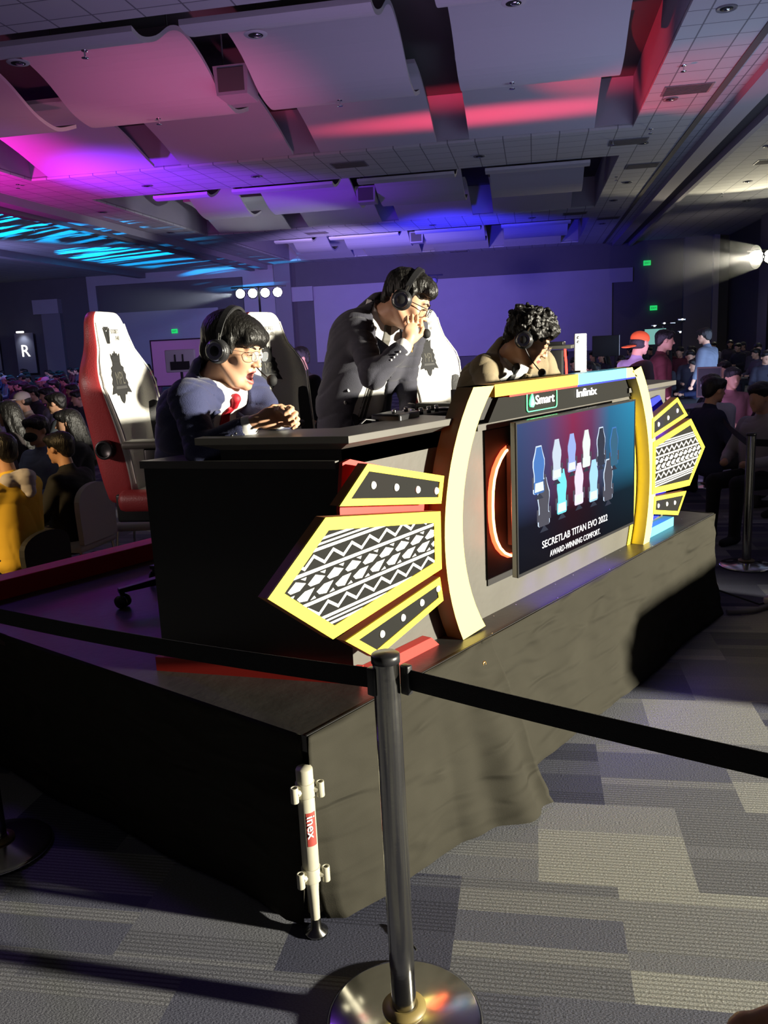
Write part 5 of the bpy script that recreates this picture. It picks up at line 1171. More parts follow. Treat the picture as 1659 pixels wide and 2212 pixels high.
pn = MB().lathe([(0, 0), (0.011, 0), (0.012, -0.002), (0.0, -0.004)], (0, 0, 0), 'brass', 12, 'y').box(-0.006, 0.006, -0.005, 0, -0.02, -0.008, 'brass').build('lapel_pin', b1, loc=Vector((2.11, 2.33, 1.51)) - O)

# --- standing man in dark blazer, hand at his mouth
def hair2(h, T):
    h.ell((0, -0.018, 0.050), (0.084, 0.104, 0.078), 0.01); h.ell((0.01, 0.035, 0.085), (0.066, 0.064, 0.042), 0.02); h.cap((-0.04, 0.078, 0.075), (0.05, 0.080, 0.070), 0.022, 0.022, 0.02)
    h.ell((0, -0.082, -0.01), (0.060, 0.028, 0.05), 0.03)
    for sx in (-1, 1): h.cap((sx * 0.078, 0.020, 0.045), (sx * 0.075, 0.022, 0.0), 0.012, 0.006, 0.01)
    h.ell((0, 0.062, -0.055), (0.072, 0.082, 0.100), 0.008, True); h.clumps(0.0022, 130, 2.2)
J2 = dict(pelvis=(3.07, 2.74, 1.42), neck=(3.00, 2.50, 1.835), rsh=(2.89, 2.53, 1.77), lsh=(3.225, 2.47, 1.76), rel=(2.77, 2.35, 1.565), rwr=(2.86, 2.245, 1.685), lel=(3.26, 2.56, 1.53), lwr=(3.16, 2.47, 1.36),
          kn_r=(2.98, 2.66, 1.05), kn_l=(3.16, 2.66, 1.05), ft_r=(2.97, 2.72, 0.62), ft_l=(3.17, 2.72, 0.62))
H2 = Vector((3.035, 2.355, 1.885)); f2 = Vector((0.40, -0.76, -0.50)); u2 = Vector((0.27, -0.44, 0.86))
hands2 = [dict(at=(2.885, 2.235, 1.715), dir=(0.45, -0.05, 0.9), back=(-0.5, -0.85, 0.2), curl=1.15, mir=1, thumb=0.7, s=1.1), dict(at=(3.145, 2.44, 1.31), dir=(-0.2, -0.3, -0.9), back=(0.7, 0.4, 0.2), curl=0.4, mir=-1)]
J2, H2, hands2 = nearer(J2, H2, hands2, 0.945)
b2, T2, c2, F2 = caster('person standing in open dark blazer, head bowed, fist held at his mouth', J2, (H2, f2, u2), dict(shirt='shirt_white', jacket='charcoal', open=0.45, wid=0.065, gape=0.10, pale_buttons=True), 0.0, False, hands2, hair2, dict(mat='tie_grey', to=-0.05, dx=0.03))
headset(T2, c2, 'black headset on the standing man, microphone below his nose', (-0.03, 0.135, -0.085), -1)
eyeglasses(T2, c2, 'black-rimmed eyeglasses worn by the standing man', 'black_plastic', 0.0018)
O, fw, rt, up_ = F2
MB().lathe([(0, 0), (0.013, 0), (0.014, -0.003), (0.0, -0.005)], (0, 0, 0), 'brass', 8, 'y').box(-0.004, 0.004, -0.004, 0, -0.022, -0.01, 'brass').build('lapel_pin', b2, loc=Vector((2.85, 2.20, 1.68)) - O)

# --- curly haired man in tan, bent over the desk
def hair3(h, T):
    h.ell((0, -0.020, 0.050), (0.096, 0.108, 0.086), 0.01); h.ell((0, 0.040, 0.078), (0.080, 0.070, 0.050), 0.02); h.ell((0, -0.085, -0.01), (0.066, 0.034, 0.055), 0.03)
    rnd = random.Random(5)
    for i in range(90):
        a = rnd.uniform(0, 2 * PI); z = rnd.uniform(-0.15, 1.0); q = math.sqrt(max(0, 1 - z * z)); p = Vector((math.cos(a) * q * 0.098, -0.012 + math.sin(a) * q * 0.112, 0.050 + z * 0.090))
        if p.y > 0.055 and p.z < 0.055: continue
        rr = rnd.uniform(0.008, 0.017); t = Vector((rnd.uniform(-1, 1), rnd.uniform(-1, 1), rnd.uniform(-1, 1))).normalized() * 0.018
        h.cap(p - t, p + t, rr, rr * 0.7, 0.006)
    for sx in (-1, 1): h.cap((sx * 0.080, 0.025, 0.04), (sx * 0.076, 0.028, -0.01), 0.014, 0.008, 0.01)
    h.ell((0, 0.064, -0.055), (0.070, 0.080, 0.096), 0.008, True); h.clumps(0.003, 150, 3.0, 1.0)
J3 = dict(pelvis=(3.86, 2.55, 1.16), neck=(3.60, 2.20, 1.600), rsh=(3.455, 2.225, 1.555), lsh=(3.80, 2.10, 1.56), rel=(3.36, 2.12, 1.395), rwr=(3.50, 1.93, 1.385), lel=(3.86, 2.04, 1.40), lwr=(3.70, 1.88, 1.385),
          kn_r=(3.72, 2.25, 1.12), kn_l=(4.0, 2.25, 1.12), ft_r=(3.72, 2.35, 0.62), ft_l=(4.0, 2.35, 0.62))
H3 = Vector((3.575, 2.045, 1.69)); f3 = Vector((0.30, -0.80, -0.50)); u3 = Vector((0.18, -0.42, 0.88))
hands3 = [dict(at=(3.53, 1.90, 1.385), dir=(0.5, -0.6, 0.0), back=(0, 0, 1), curl=0.5, mir=-1), dict(at=(3.67, 1.86, 1.385), dir=(-0.5, -0.6, 0.0), back=(0, 0, 1), curl=0.5, mir=1)]
J3, H3, hands3 = nearer(J3, H3, hands3, 0.975)
b3, T3, c3, F3 = caster('person with curly dark hair in tan suit, bent forward reading behind the arch', J3, (H3, f3, u3), dict(shirt='shirt_white', jacket='tan', open=0.34, wid=0.045), 0.0, True, hands3, hair3, dict(mat='tie_dark', to=0.3))
headset(T3, c3, 'black headset on the curly haired man in tan', (0.03, 0.135, -0.105), 1)
eyeglasses(T3, c3, 'thin gold-rimmed eyeglasses worn by the man in tan', 'brass', 0.001)
# ------------------------------------------------------------------ things on the desk
ph = thing('smartphone', (3.49, 1.735, 1.536), 'white smartphone standing upright on the arch top', 'smartphone', R_(-18))
MB().rbox((0, 0, 0.0855), (0.037, 0.0042, 0.0815), 'phone_white', 0.004).build('back_shell', ph)
MB().rbox((0.004, -0.0045, 0.140), (0.030, 0.0006, 0.023), 'lens_glass', 0.0005).rbox((0.008, -0.0043, 0.139), (0.025, 0.0005, 0.022), 'wall_light', 0.0004).build('camera_panel', ph)
for z in (0.150, 0.131): MB().lathe([(0.0, -0.006), (0.0052, -0.006), (0.0068, -0.0065), (0.0072, -0.004), (0, -0.004)], (-0.021, 0, z), 'phone_lens', 18, 'y').build('camera_lens', ph)
MB().box(-0.02, 0.02, -0.02, 0.02, -0.003, 0.004, 'black_plastic').build('stand', ph)
pk = thing('beltpack', (2.36, 1.905, 1.352), 'black intercom beltpacks and connectors on the desk before the standing man', 'intercom box', 0.2)
MB().rbox((0, 0, 0.05), (0.08, 0.06, 0.05), 'black_plastic', 0.008).build('body', pk)
for dx, dz in ((-0.05, 0.106), (0.045, 0.106)): MB().lathe([(0.0, 0), (0.008, 0), (0.008, 0.012), (0.006, 0.016), (0, 0.016)], (dx, -0.02, dz - 0.006), 'chrome', 12).build('knob', pk)
mx_ = thing('audio_mixer', (2.62, 2.02, 1.352), 'black audio mixer with chrome plugs behind the counter rim', 'audio mixer', 0.1)
MB().rbox((0, 0, 0.035), (0.13, 0.09, 0.035), 'matte_black', 0.01).build('body', mx_)
for k in range(4): MB().lathe([(0, 0.07), (0.009, 0.07), (0.009, 0.095), (0, 0.097)], (-0.09 + k * 0.06, -0.05, 0), 'chrome', 10).build('plug', mx_)
cp = MB().lathe([(0.0, 0), (0.028, 0), (0.034, 0.075), (0.036, 0.08), (0.033, 0.08), (0.0, 0.074)], (0, 0, 0), 'black_plastic', 24).build('cup', loc=(2.78, 1.99, 1.352)); tag(cp, 'small black cup at the right of the audio mixer', 'cup')
cb = MB().tube([(2.05, 1.98, 1.356), (2.12, 1.95, 1.375), (2.22, 1.93, 1.44), (2.28, 1.92, 1.43), (2.35, 1.95, 1.36)], 0.004, 'black_plastic', 6).tube([(2.2, 2.0, 1.356), (2.3, 1.96, 1.40), (2.45, 1.93, 1.37), (2.6, 1.96, 1.36)], 0.003, 'black_plastic', 6).build('headset_cable'); tag(cb, 'thin black cables looping over the counter rim before the standing man', 'cable')

# ------------------------------------------------------------------ behind the stage
def stand_light(name, loc, n, label, m, dxy, spacing=0.34, mast=None, size=0.13):
    r = thing(name, loc, label, 'stage light')
    z = loc[2]; d = Vector((dxy[0], dxy[1], 0)).normalized(); s = Vector((-d.y, d.x, 0))
    if mast is not None: MB().tube([(0, 0, -z), (0, 0, 0.25)], 0.04, 'matte_black', 8).tube([tuple(Vector((0, 0, -z)) + Vector((math.cos(a), math.sin(a), 0)) * 0.5) for a in (0, PI)], 0.03, 'matte_black', 6).tube([tuple(s * -(n * spacing / 2 + 0.1) + Vector((0, 0, 0.22))), tuple(s * (n * spacing / 2 + 0.1) + Vector((0, 0, 0.22)))], 0.025, 'matte_black', 6).build('stand', r)
    for k in range(n):
        p = s * ((k - (n - 1) / 2) * spacing); q = Vector((0, 0, 1)).rotation_difference(d).to_matrix().to_4x4()
        e = MB(); e.xf = Matrix.Translation(p) @ q; e.lathe([(0.0, -0.25), (size * 0.7, -0.24), (size, -0.02), (size, 0.0), (size * 0.85, 0.0), (size * 0.8, -0.02)], (0, 0, 0), 'matte_black', 20); c_ = e.build('lamp_head', r)
        e = MB(); e.xf = Matrix.Translation(p) @ q; e.lathe([(0.0, -0.006), (size * 0.82, -0.006), (size * 0.82, -0.001), (0, 0.0)], (0, 0, 0), m, 20); e.build('lens', c_)
        MB().tube([tuple(p + s * size), tuple(p + s * size + Vector((0, 0, 0.2))), tuple(p - s * size + Vector((0, 0, 0.2))), tuple(p - s * size)], 0.01, 'matte_black', 6).build('yoke', c_)
    return r
def rp(x, y, z=0): return tuple(RM(x, y, z))
def from_cam(px, s, z=None):
    return None
stand_light('stage_light', rp(-10.0, 30.5, 3.75), 4, 'row of four white stage lights on a stand before the purple back wall', 'lamp_white', (-0.75, -0.66), 0.46, True, 0.2)
stand_light('stage_light', rp(8.05, 31.5, 4.02), 3, 'row of blazing warm-white flood lights at the right edge', 'lamp_warm', (-0.93, -0.36), 0.44, True, 0.27)
stand_light('stage_light', rp(-4.1, 34.0, 4.05), 2, 'two unlit stage lamps hanging before the purple wall behind the standing man', 'vent', (-0.75, -0.66), 0.5, True, 0.14)
sc_ = thing('projection_screen', rp(-8.75, 20.0, 0), 'pale framed screen panel standing behind the man in blue', 'screen', RA)
MB().box(-0.74, 0.74, -0.02, 0.02, 0.9, 2.02, 'panel_white').build('sheet', sc_); MB().ring([(-0.76, 0.88), (0.76, 0.88), (0.76, 2.05), (-0.76, 2.05)], [(-0.73, 0.91), (0.73, 0.91), (0.73, 2.02), (-0.73, 2.02)], -0.03, 0.0, 'matte_black').box(-0.76, -0.70, -0.03, 0.03, 0, 0.9, 'matte_black').box(0.70, 0.76, -0.03, 0.03, 0, 0.9, 'matte_black').build('frame', sc_)
mo = thing('monitor', rp(-5.9, 13.5, 0), 'back of a flat monitor on a tripod left of the man in blue', 'monitor', RA)
MB().rbox((0, 0, 1.57), (0.27, 0.03, 0.19), 'panel_white', 0.02).build('casing', mo); MB().box(-0.17, 0.17, -0.05, -0.028, 1.42, 1.56, 'matte_black').box(-0.09, -0.07, -0.05, -0.03, 1.56, 1.68, 'matte_black').box(0.05, 0.07, -0.05, -0.03, 1.56, 1.68, 'matte_black').build('mount_plate', mo)
MB().tube([(0, 0, 0), (0, 0, 1.4)], 0.025, 'matte_black', 8).tube([(0, 0, 0.7), (0.4, 0.2, 0)], 0.015, 'matte_black', 6).tube([(0, 0, 0.7), (-0.4, 0.2, 0)], 0.015, 'matte_black', 6).tube([(0, 0, 0.7), (0, -0.4, 0)], 0.015, 'matte_black', 6).build('tripod', mo)
bt = thing('television', rp(1.47, 17.94, 0), 'dark switched-off television standing on legs in the crowd behind the arch', 'television', RA)
MB().rbox((0, 0, 1.44), (0.27, 0.03, 0.21), 'black_void', 0.01).build('panel', bt); MB().box(0.265, 0.275, -0.034, 0.03, 1.23, 1.65, 'brushed_steel').build('edge', bt)
for sx in (-1, 1): MB().tube([(sx * 0.2, 0, 0), (sx * 0.2, 0, 1.25)], 0.02, 'matte_black', 6).build('leg', bt)
ts = thing('monitor', rp(2.70, 19.82, 0), 'pale teal lit monitor behind the crowd at right', 'monitor', RA)
m_t = mat('teal_glow', (0, 0, 0), 0.4, emis=(0.12, 0.30, 0.26), es=0.9)
MB().box(-0.23, 0.23, -0.02, 0.02, 1.40, 1.74, 'teal_glow').build('screen', ts); MB().ring([(-0.25, 1.38), (0.25, 1.38), (0.25, 1.76), (-0.25, 1.76)], [(-0.23, 1.40), (0.23, 1.40), (0.23, 1.74), (-0.23, 1.74)], -0.03, 0.03, 'matte_black').box(-0.05, 0.05, -0.02, 0.02, 0, 1.38, 'matte_black').build('frame', ts)
# camera crane with lit fittings beyond the crowd at right
cr_ = thing('camera_crane', rp(3.09, 20.77, 0), 'dark camera crane with small glinting lamps behind the crowd at right', 'camera crane', RA)
MB().tube([(0.1, 0, 0), (0.1, 0, 1.75)], 0.04, 'matte_black', 8).tube([(-0.35, 0, 1.80), (0.40, 0, 1.90)], 0.03, 'matte_black', 8).build('arm', cr_)
MB().tube([(-0.1, 0, 1.78), (0.15, 0, 1.62)], 0.012, 'brushed_steel', 6).build('brace', cr_)
for x, z, s_ in ((-0.30, 1.82, 0.04), (-0.08, 1.86, 0.03), (0.12, 1.86, 0.04), (0.32, 1.93, 0.055), (0.28, 1.66, 0.03)): MB().rbox((x, -0.05, z), (s_ * 1.6, 0.03, s_ * 0.45), 'chrome', 0.01).build('fitting', cr_)
for x, z in ((-0.07, 1.86), (0.29, 1.64), (0.33, 1.93), (-0.29, 1.81)): MB().rbox((x, -0.09, z), (0.022, 0.01, 0.018), 'neon_white', 0.008).build('lamp', cr_)
# red-lit frame and grey box behind the man in tan
rb = thing('equipment_table', (5.3, 2.82, 0), 'dark table with a tilted board and red glowing strip beside the white phone', 'table', 0.4)
MB().rbox((0, 0, 1.62), (0.20, 0.12, 0.012), 'desk_grey', 0.005).rbox((-0.02, 0, 1.645), (0.11, 0.06, 0.012), 'black_plastic', 0.005).rbox((0, 0, 0.8), (0.05, 0.05, 0.8), 'matte_black', 0.01).build('top', rb)
bd = MB(); bd.add([(-0.14, 0.05, 1.60), (0.15, 0.05, 1.60), (0.02, 0.05, 1.49), (-0.14, 0.05, 1.52), (-0.14, 0.07, 1.60), (0.15, 0.07, 1.60), (0.02, 0.07, 1.49), (-0.14, 0.07, 1.52)], [(0, 1, 2, 3), (7, 6, 5, 4), (0, 4, 5, 1), (1, 5, 6, 2), (2, 6, 7, 3), (3, 7, 4, 0)], 'desk_grey'); bd.build('tilted_board', rb)
MB().tube([(0.16, -0.05, 1.60), (0.19, -0.05, 1.555), (0.26, -0.05, 1.50), (0.29, -0.05, 1.42)], 0.008, 'led_red', 6).build('red_strip', rb)
# sign on the distant post
sgn = thing('queue_sign', (9.10, 3.03, 0.975), 'brown framed notice sign on top of the distant barrier post', 'sign', R_(-72)); sgn.scale = (0.85,) * 3
MB().rbox((0, 0, 0.19), (0.145, 0.012, 0.19), 'sign_brown', 0.006).build('frame', sgn)
t_ = MB().rbox((0, -0.013, 0.19), (0.13, 0.002, 0.17), 'black_void', 0.001)
for z_, tx in ((0.20, 'MASTER'), (0.135, 'OF CEREMONIES'[:0] + 'FREE SILVER')): t_.text(tx, (0, -0.016, z_), 0.055 if z_ > 0.19 else 0.042, 'wall_mid', (1, 0, 0), (0, 0, 1), 0.001, 0.9, 0.01, 'CENTER')
t_.rbox((0, -0.016, 0.05), (0.05, 0.001, 0.008), 'panel_white', 0.0005).build('notice_face', sgn)
# hanging team banners on the far left wall
for i, (x, l, txt) in enumerate([(-27.2, 'blue-lit hanging banner with a glowing R-shaped emblem at far left', 'R'), (-29.3, 'blue-lit hanging banner cut by the left picture edge', 'N')]):
    bn = thing('team_banner', rp(x, 41.9, 0), l, 'banner', RA, 'lit team banners on the far wall')
    MB().box(-0.55, 0.55, -0.02, 0.02, 1.0, 3.15, 'wall_mid').build('cloth', bn); MB().text(txt, (0, -0.03, 1.9), 0.9, 'lamp_white' if False else 'neon_white', (1, 0, 0), (0, 0, 1), 0.01, 1.0, 0.0, 'CENTER').build('emblem', bn)
    MB().rbox((0, -0.3, 3.2), (0.2, 0.08, 0.05), 'neon_white', 0.03).build('lamp', bn)
    spot('banner_light', Vector(rp(x, 41.5, 3.15)), rp(x, 41.9, 2.6), 30, (0.7, 0.8, 1.0), 90, 1.0, 0.1)
# floor cables at the far end
cbl = thing('floor_cable', (4.95, 1.5, 0), 'grey cables trailing over the carpet from the far end of the stage', 'cable')
MB().tube([(0, 0.0, 0.02), (0.10, -0.12, 0.02), (0.35, -0.20, 0.015), (0.8, -0.36, 0.015), (1.6, -0.9, 0.015)], 0.016, 'vent', 8).build('thick_cable', cbl)
MB().tube([(0.02, 0.15, 0.16), (0.10, 0.0, 0.10), (0.22, -0.12, 0.03), (0.4, -0.17, 0.012), (0.9, -0.3, 0.012)], 0.006, 'black_plastic', 8).build('thin_cable', cbl)
MB().rbox((0.30, -0.15, 0.04), (0.035, 0.02, 0.02), 'panel_white', 0.01).build('tape_wrap', cbl)
# flat cable on the carpet near the corner of the stage
t = MB().tube([(1.60, 1.30, 0.006), (1.63, 1.36, 0.008), (1.645, 1.42, 0.006)], 0.003, 'matte_black', 6).build('zip_tie'); tag(t, 'small black thread lying on the carpet beside the stage corner', 'thread')

# ------------------------------------------------------------------ people around the hall
def spectator(name, vox, pose, hair_kind, arm=1):
    """seated or standing person, origin on the floor, facing +Y. Body (skin) > hair, top, trousers, chair seat not included"""
    zh = {'sit': 0.45, 'stand': 0.90}[pose]; H_ = zh + 0.80; b = Body((-0.36, -0.36, zh - 0.15), (0.36, 0.60, H_ + 0.14), vox)
    T = Matrix.Translation((0, 0.05, H_ - 0.115 + 0.0)) @ Matrix.Rotation(-0.12, 4, 'X'); b.T = T; k_ = max(0.012, vox)
    b.ell((0, -0.01, 0.025), (0.076, 0.094, 0.085), k_); b.ell((0, 0.03, -0.035), (0.060, 0.062, 0.078), k_ * 2); b.cap((0, 0.09, 0.0), (0, 0.106, -0.03), 0.009, 0.012, k_)
    b.ell((0, 0.07, -0.095), (0.024, 0.02, 0.018), k_)
    for sx in (-1, 1): b.ell((sx * 0.078, 0, -0.005), (0.012, 0.02, 0.03), 0.008)
    b.T = Matrix.Identity(4); b.cap((0, 0.02, H_ - 0.18), (0, -0.01, H_ - 0.32), 0.050, 0.058, 0.02)
    b.cap((-0.14, -0.02, H_ - 0.34), (0.14, -0.02, H_ - 0.34), 0.045, 0.045, 0.04); b.cap((0, 0, zh), (0, -0.01, H_ - 0.40), 0.10, 0.11, 0.04)
    hands = []
    for sx in (-1, 1):
        if arm == 1: e = (sx * 0.25, 0.08, H_ - 0.60); w_ = (sx * 0.12, 0.30, H_ - 0.62)
        else: e = (sx * 0.23, 0.0, H_ - 0.62); w_ = (sx * 0.22, 0.1, H_ - 0.85)
        b.cap((sx * 0.17, -0.02, H_ - 0.35), e, 0.042, 0.036, 0.02); b.cap(e, w_, 0.035, 0.024, 0.015); hands.append((e, w_)); b.ell(Vector(w_) + (Vector(w_) - Vector(e)).normalized() * 0.06, (0.03, 0.04, 0.03), 0.015)
    o = b.build(name, 'skin')
    s = Body((-0.40, -0.36, zh - 0.15), (0.40, 0.60, H_ + 0.1), vox)
    s.cap((-0.15, -0.02, H_ - 0.35), (0.15, -0.02, H_ - 0.35), 0.062, 0.062, 0.05); s.cap((-0.05, 0, zh), (-0.06, -0.01, H_ - 0.42), 0.125, 0.135, 0.05); s.cap((0.05, 0, zh), (0.06, -0.01, H_ - 0.42), 0.125, 0.135, 0.05); s.cap((0, 0, H_ - 0.36), (0, 0, H_ - 0.27), 0.09, 0.062, 0.03)
    for sx, (e, w_) in zip((-1, 1), hands): s.cap((sx * 0.17, -0.02, H_ - 0.35), e, 0.062, 0.052, 0.03); s.cap(e, Vector(e).lerp(Vector(w_), 0.5 if pose == 'stand' else 0.85), 0.050, 0.042, 0.015)
    s.ripple(0.004, 30, zh); s.build('top', objcol('cloth_by_object', 0.85).name, o)
    t = Body((-0.32, -0.30, -0.02), (0.32, 0.75, zh + 0.14), max(vox, 0.016))
    for sx in (-1, 1):
        if pose == 'sit': t.cap((sx * 0.09, 0, zh + 0.02), (sx * 0.11, 0.44, zh + 0.03), 0.085, 0.065, 0.03); t.cap((sx * 0.11, 0.44, zh + 0.03), (sx * 0.11, 0.46, 0.06), 0.06, 0.045, 0.02); t.cap((sx * 0.11, 0.44, 0.04), (sx * 0.11, 0.60, 0.03), 0.04, 0.032, 0.02)
        else: t.cap((sx * 0.09, 0, zh), (sx * 0.10, 0.02, 0.48), 0.09, 0.065, 0.03); t.cap((sx * 0.10, 0.02, 0.48), (sx * 0.10, 0, 0.06), 0.06, 0.045, 0.02); t.cap((sx * 0.10, -0.03, 0.04), (sx * 0.10, 0.13, 0.03), 0.04, 0.032, 0.02)
    t.build('trousers', 'trouser', o)
    h = Body((-0.2, -0.25, H_ - 0.62), (0.2, 0.25, H_ + 0.1), min(vox, 0.010)); h.T = T
    if hair_kind == 'cap':
        h.ell((0, -0.008, 0.045), (0.086, 0.104, 0.076), 0.01); h.ell((0, 0.1, -0.11), (0.3, 0.3, 0.13), 0.006, True)
        hb = Body((-0.2, -0.25, H_ - 0.3), (0.2, 0.32, H_ + 0.1), min(vox, 0.010)); hb.T = T; hb.ell((0, 0.12, 0.035), (0.07, 0.085, 0.010), 0.01); hb.build('cap_brim', objcol('cap_by_object', 0.8).name, o)
        h.build('cap_crown', objcol('cap_by_object', 0.8).name, o)
        h2 = Body((-0.2, -0.25, H_ - 0.4), (0.2, 0.25, H_ + 0.1), min(vox, 0.010)); h2.T = T; h2.ell((0, -0.03, 0.0), (0.083, 0.085, 0.075), 0.01); h2.ell((0, 0.08, -0.06), (0.08, 0.075, 0.12), 0.008, True); h2.build('hair', 'hair', o)
    else:
        h.ell((0, -0.022, 0.042), (0.090, 0.105, 0.084), 0.01); h.ell((0, -0.07, -0.02), (0.068, 0.045, 0.06), 0.03); h.ell((0, 0.05, 0.075), (0.07, 0.055, 0.04), 0.02)
        if hair_kind == 'long': h.cap((0, -0.06, -0.02), (0, -0.13, -0.36), 0.085, 0.075, 0.04); h.cap((-0.07, -0.02, -0.02), (-0.09, -0.05, -0.28), 0.03, 0.03, 0.03); h.cap((0.07, -0.02, -0.02), (0.09, -0.05, -0.28), 0.03, 0.03, 0.03)
        h.ell((0, 0.075, -0.05), (0.070, 0.080, 0.096), 0.008, True); h.clumps(0.003, 120, 1.0); h.build('hair', 'hair', o)
    return o
V = {('sit', 'short'): spectator('person', 0.011, 'sit', 'short'), ('sit', 'long'): spectator('person', 0.011, 'sit', 'long'), ('sit', 'cap'): spectator('person', 0.011, 'sit', 'cap'),
     ('stand', 'short'): spectator('person', 0.011, 'stand', 'short', 2), ('stand', 'long'): spectator('person', 0.012, 'stand', 'long', 1), ('stand', 'cap'): spectator('person', 0.011, 'stand', 'cap', 2)}
used = set()
def put_person(kind, x, y, face, label, color=(0.03, 0.03, 0.035), group=None, z=0.0, scale=None, cap=None):
    src = V[kind]
    if kind not in used: used.add(kind); o = src
    else:
        o = dup(src)
    if 'group' in o: del o['group']
    o['label'] = label; o['category'] = 'person'
    if group: o['group'] = group
    o.location = (x, y, z); o.rotation_euler = (0, 0, math.atan2(face[1], face[0]) - PI / 2)
    if scale: o.scale = (scale,) * 3
    for ch in o.children: ch.color = (*(cap if cap and ch.name.startswith('cap') else color), 1)
    return o
# near people left of the stage: they watch the main stage, away to the left
yj = put_person(('sit', 'short'), 2.50, 5.22, (-0.35, 0.93), 'person in yellow jacket with grey hood, seated just behind the barrier board', (0.95, 0.62, 0.06))
hd_ = Body((-0.16, -0.24, 0.80), (0.16, 0.1, 1.08), 0.008); hd_.cap((-0.09, -0.07, 0.96), (0.09, -0.07, 0.96), 0.05, 0.05, 0.03); hd_.cap((0, -0.12, 0.96), (0, -0.15, 0.88), 0.07, 0.04, 0.03); hd_.ripple(0.004, 50)
o = hd_.build('hood', 'panel_white'); o.parent = yj; o['own'] = 1
NEAR = [(2.50, 5.22), (3.97, 6.94), (3.62, 6.85), (3.06, 5.5), (5.44, 10.6), (3.98, 8.07), (5.11, 9.17), (3.2, 6.6)]
put_person(('sit', 'long'), 3.97, 6.94, (-0.85, 0.5), 'person with long dark hair seated beside the white-red chair edge', (0.03, 0.03, 0.035))
put_person(('sit', 'short'), 3.45, 6.55, (-0.93, -0.35), 'person wearing a face mask and blue shirt, turned in profile', (0.22, 0.26, 0.45))
msk = Body((-0.1, 0.05, 1.02), (0.1, 0.24, 1.16), 0.006); msk.ell((0, 0.115, 1.09), (0.055, 0.062, 0.042), 0.01); msk.ell((0, 0.04, 1.09), (0.2, 0.06, 0.2), 0.003, True)
o = msk.build('face_mask', 'matte_black'); o['own'] = 1; o.parent = [q for q in COL.objects if q.get('label') == 'person wearing a face mask and blue shirt, turned in profile'][0]
put_person(('sit', 'short'), 3.06, 5.5, (-0.4, 0.9), 'dark-haired person in black on the grey-backed chair, seen from behind', (0.01, 0.01, 0.01), scale=0.95)
put_person(('sit', 'cap'), 5.44, 10.6, (-0.95, 0.3), 'person with white cap and pale shirt in the left crowd', (0.40, 0.32, 0.26), cap=(0.6, 0.5, 0.48), scale=1.04)
put_person(('sit', 'long'), 3.98, 8.07, (-0.5, 0.85), 'person with loose long hair at the left picture edge behind the yellow jacket', (0.05, 0.04, 0.04), scale=1.05)
put_person(('sit', 'short'), 5.11, 9.17, (-0.6, 0.8), 'person with neat dark hair and bare neck beyond the long-haired spectator', (0.04, 0.05, 0.06), scale=1.05)
put_person(('sit', 'short'), 2.95, 6.35, (-0.6, 0.8), 'person with tousled hair at the left edge in front of the long-haired one', (0.08, 0.07, 0.06))
rnd = random.Random(11); cnt = 0
pal = [(0.02, 0.02, 0.03), (0.03, 0.03, 0.05), (0.05, 0.04, 0.06), (0.10, 0.08, 0.12), (0.30, 0.28, 0.34), (0.12, 0.02, 0.03), (0.02, 0.03, 0.09), (0.04, 0.04, 0.04)]
from mathutils import Quaternion
def inview(x, y, z=1.2, lo=-40, hi=1700):
    v = Vector((x, y, z)) - Vector((0, 0, 1.7)); d = v.dot(cf)
    if d < 0.5: return False
    return lo < 829.5 + 1790 * v.dot(cr) / d < hi
rows = []
yy = 11.5
while yy < 38:
    xx = -27.0
    while xx < 0.5:
        rows.append((xx + rnd.uniform(-0.12, 0.12), yy + rnd.uniform(-0.12, 0.12))); xx += 0.82 if yy < 24 else 1.25
    yy += 1.15 if yy < 24 else 1.9
cap_c = [(0.7, 0.7, 0.72), (0.6, 0.03, 0.05), (0.05, 0.05, 0.06)]
for (x, y) in rows:
    if cnt >= 250: break
    w_ = RM(x, y)
    if not inview(w_.x, w_.y, 1.2, -30, 345): continue
    if w_.length < 9.6 or rnd.random() < 0.10 or any((w_.x - a) ** 2 + (w_.y - b) ** 2 < 0.6 for a, b in NEAR): continue
    k_ = rnd.choices(['short', 'long', 'cap'], [0.68, 0.2, 0.12])[0]; cnt += 1
    fd = Vector((-0.55, 0.83)) if False else Vector((-0.9, 0.25)); fd.rotate(Matrix.Rotation(rnd.uniform(-0.5, 0.5), 2)) if hasattr(fd, 'rotate') else None
    lab = {'short': 'seated dark-haired spectator in the packed crowd on the left', 'long': 'seated long-haired spectator in the packed crowd on the left', 'cap': 'seated spectator with a cap in the packed crowd on the left'}[k_]
    put_person(('sit', k_), w_.x, w_.y, tuple(fd), lab, rnd.choice(pal), 'seated crowd left of the desk, %s' % {'short': 'bare-headed', 'long': 'long-haired', 'cap': 'in caps'}[k_], scale=rnd.uniform(0.94, 1.04), cap=rnd.choice(cap_c))
print('left crowd', cnt)
# middle: silhouettes between the chairs and the standing man
for x, y, k_, f_, l in [(6.4, 6.4, 'stand', (-1, 0.2), 'person standing in dark clothes between the second chair and the standing man'), (7.6, 7.4, 'sit', (-1, 0.2), 'seated person in dark clothes beyond the second chair'), (5.9, 5.5, 'sit', (-0.8, 0.5), 'seated person close behind the standing man\'s back'), (7.2, 6.5, 'sit', (-0.8, 0.5), 'seated person half hidden by the standing man\'s coat'),
                        (15.6, 9.3, 'stand', (-1, 0.1), 'small figure standing in blue behind the curly-haired man'), (5.0, 5.2, 'sit', (-0.7, 0.6), 'seated person in dark clothes right behind the second chair')]:
    put_person((k_, 'short'), x, y, f_, l, (0.03, 0.04, 0.12) if 'blue' in l else (0.02, 0.02, 0.025))
gc = []
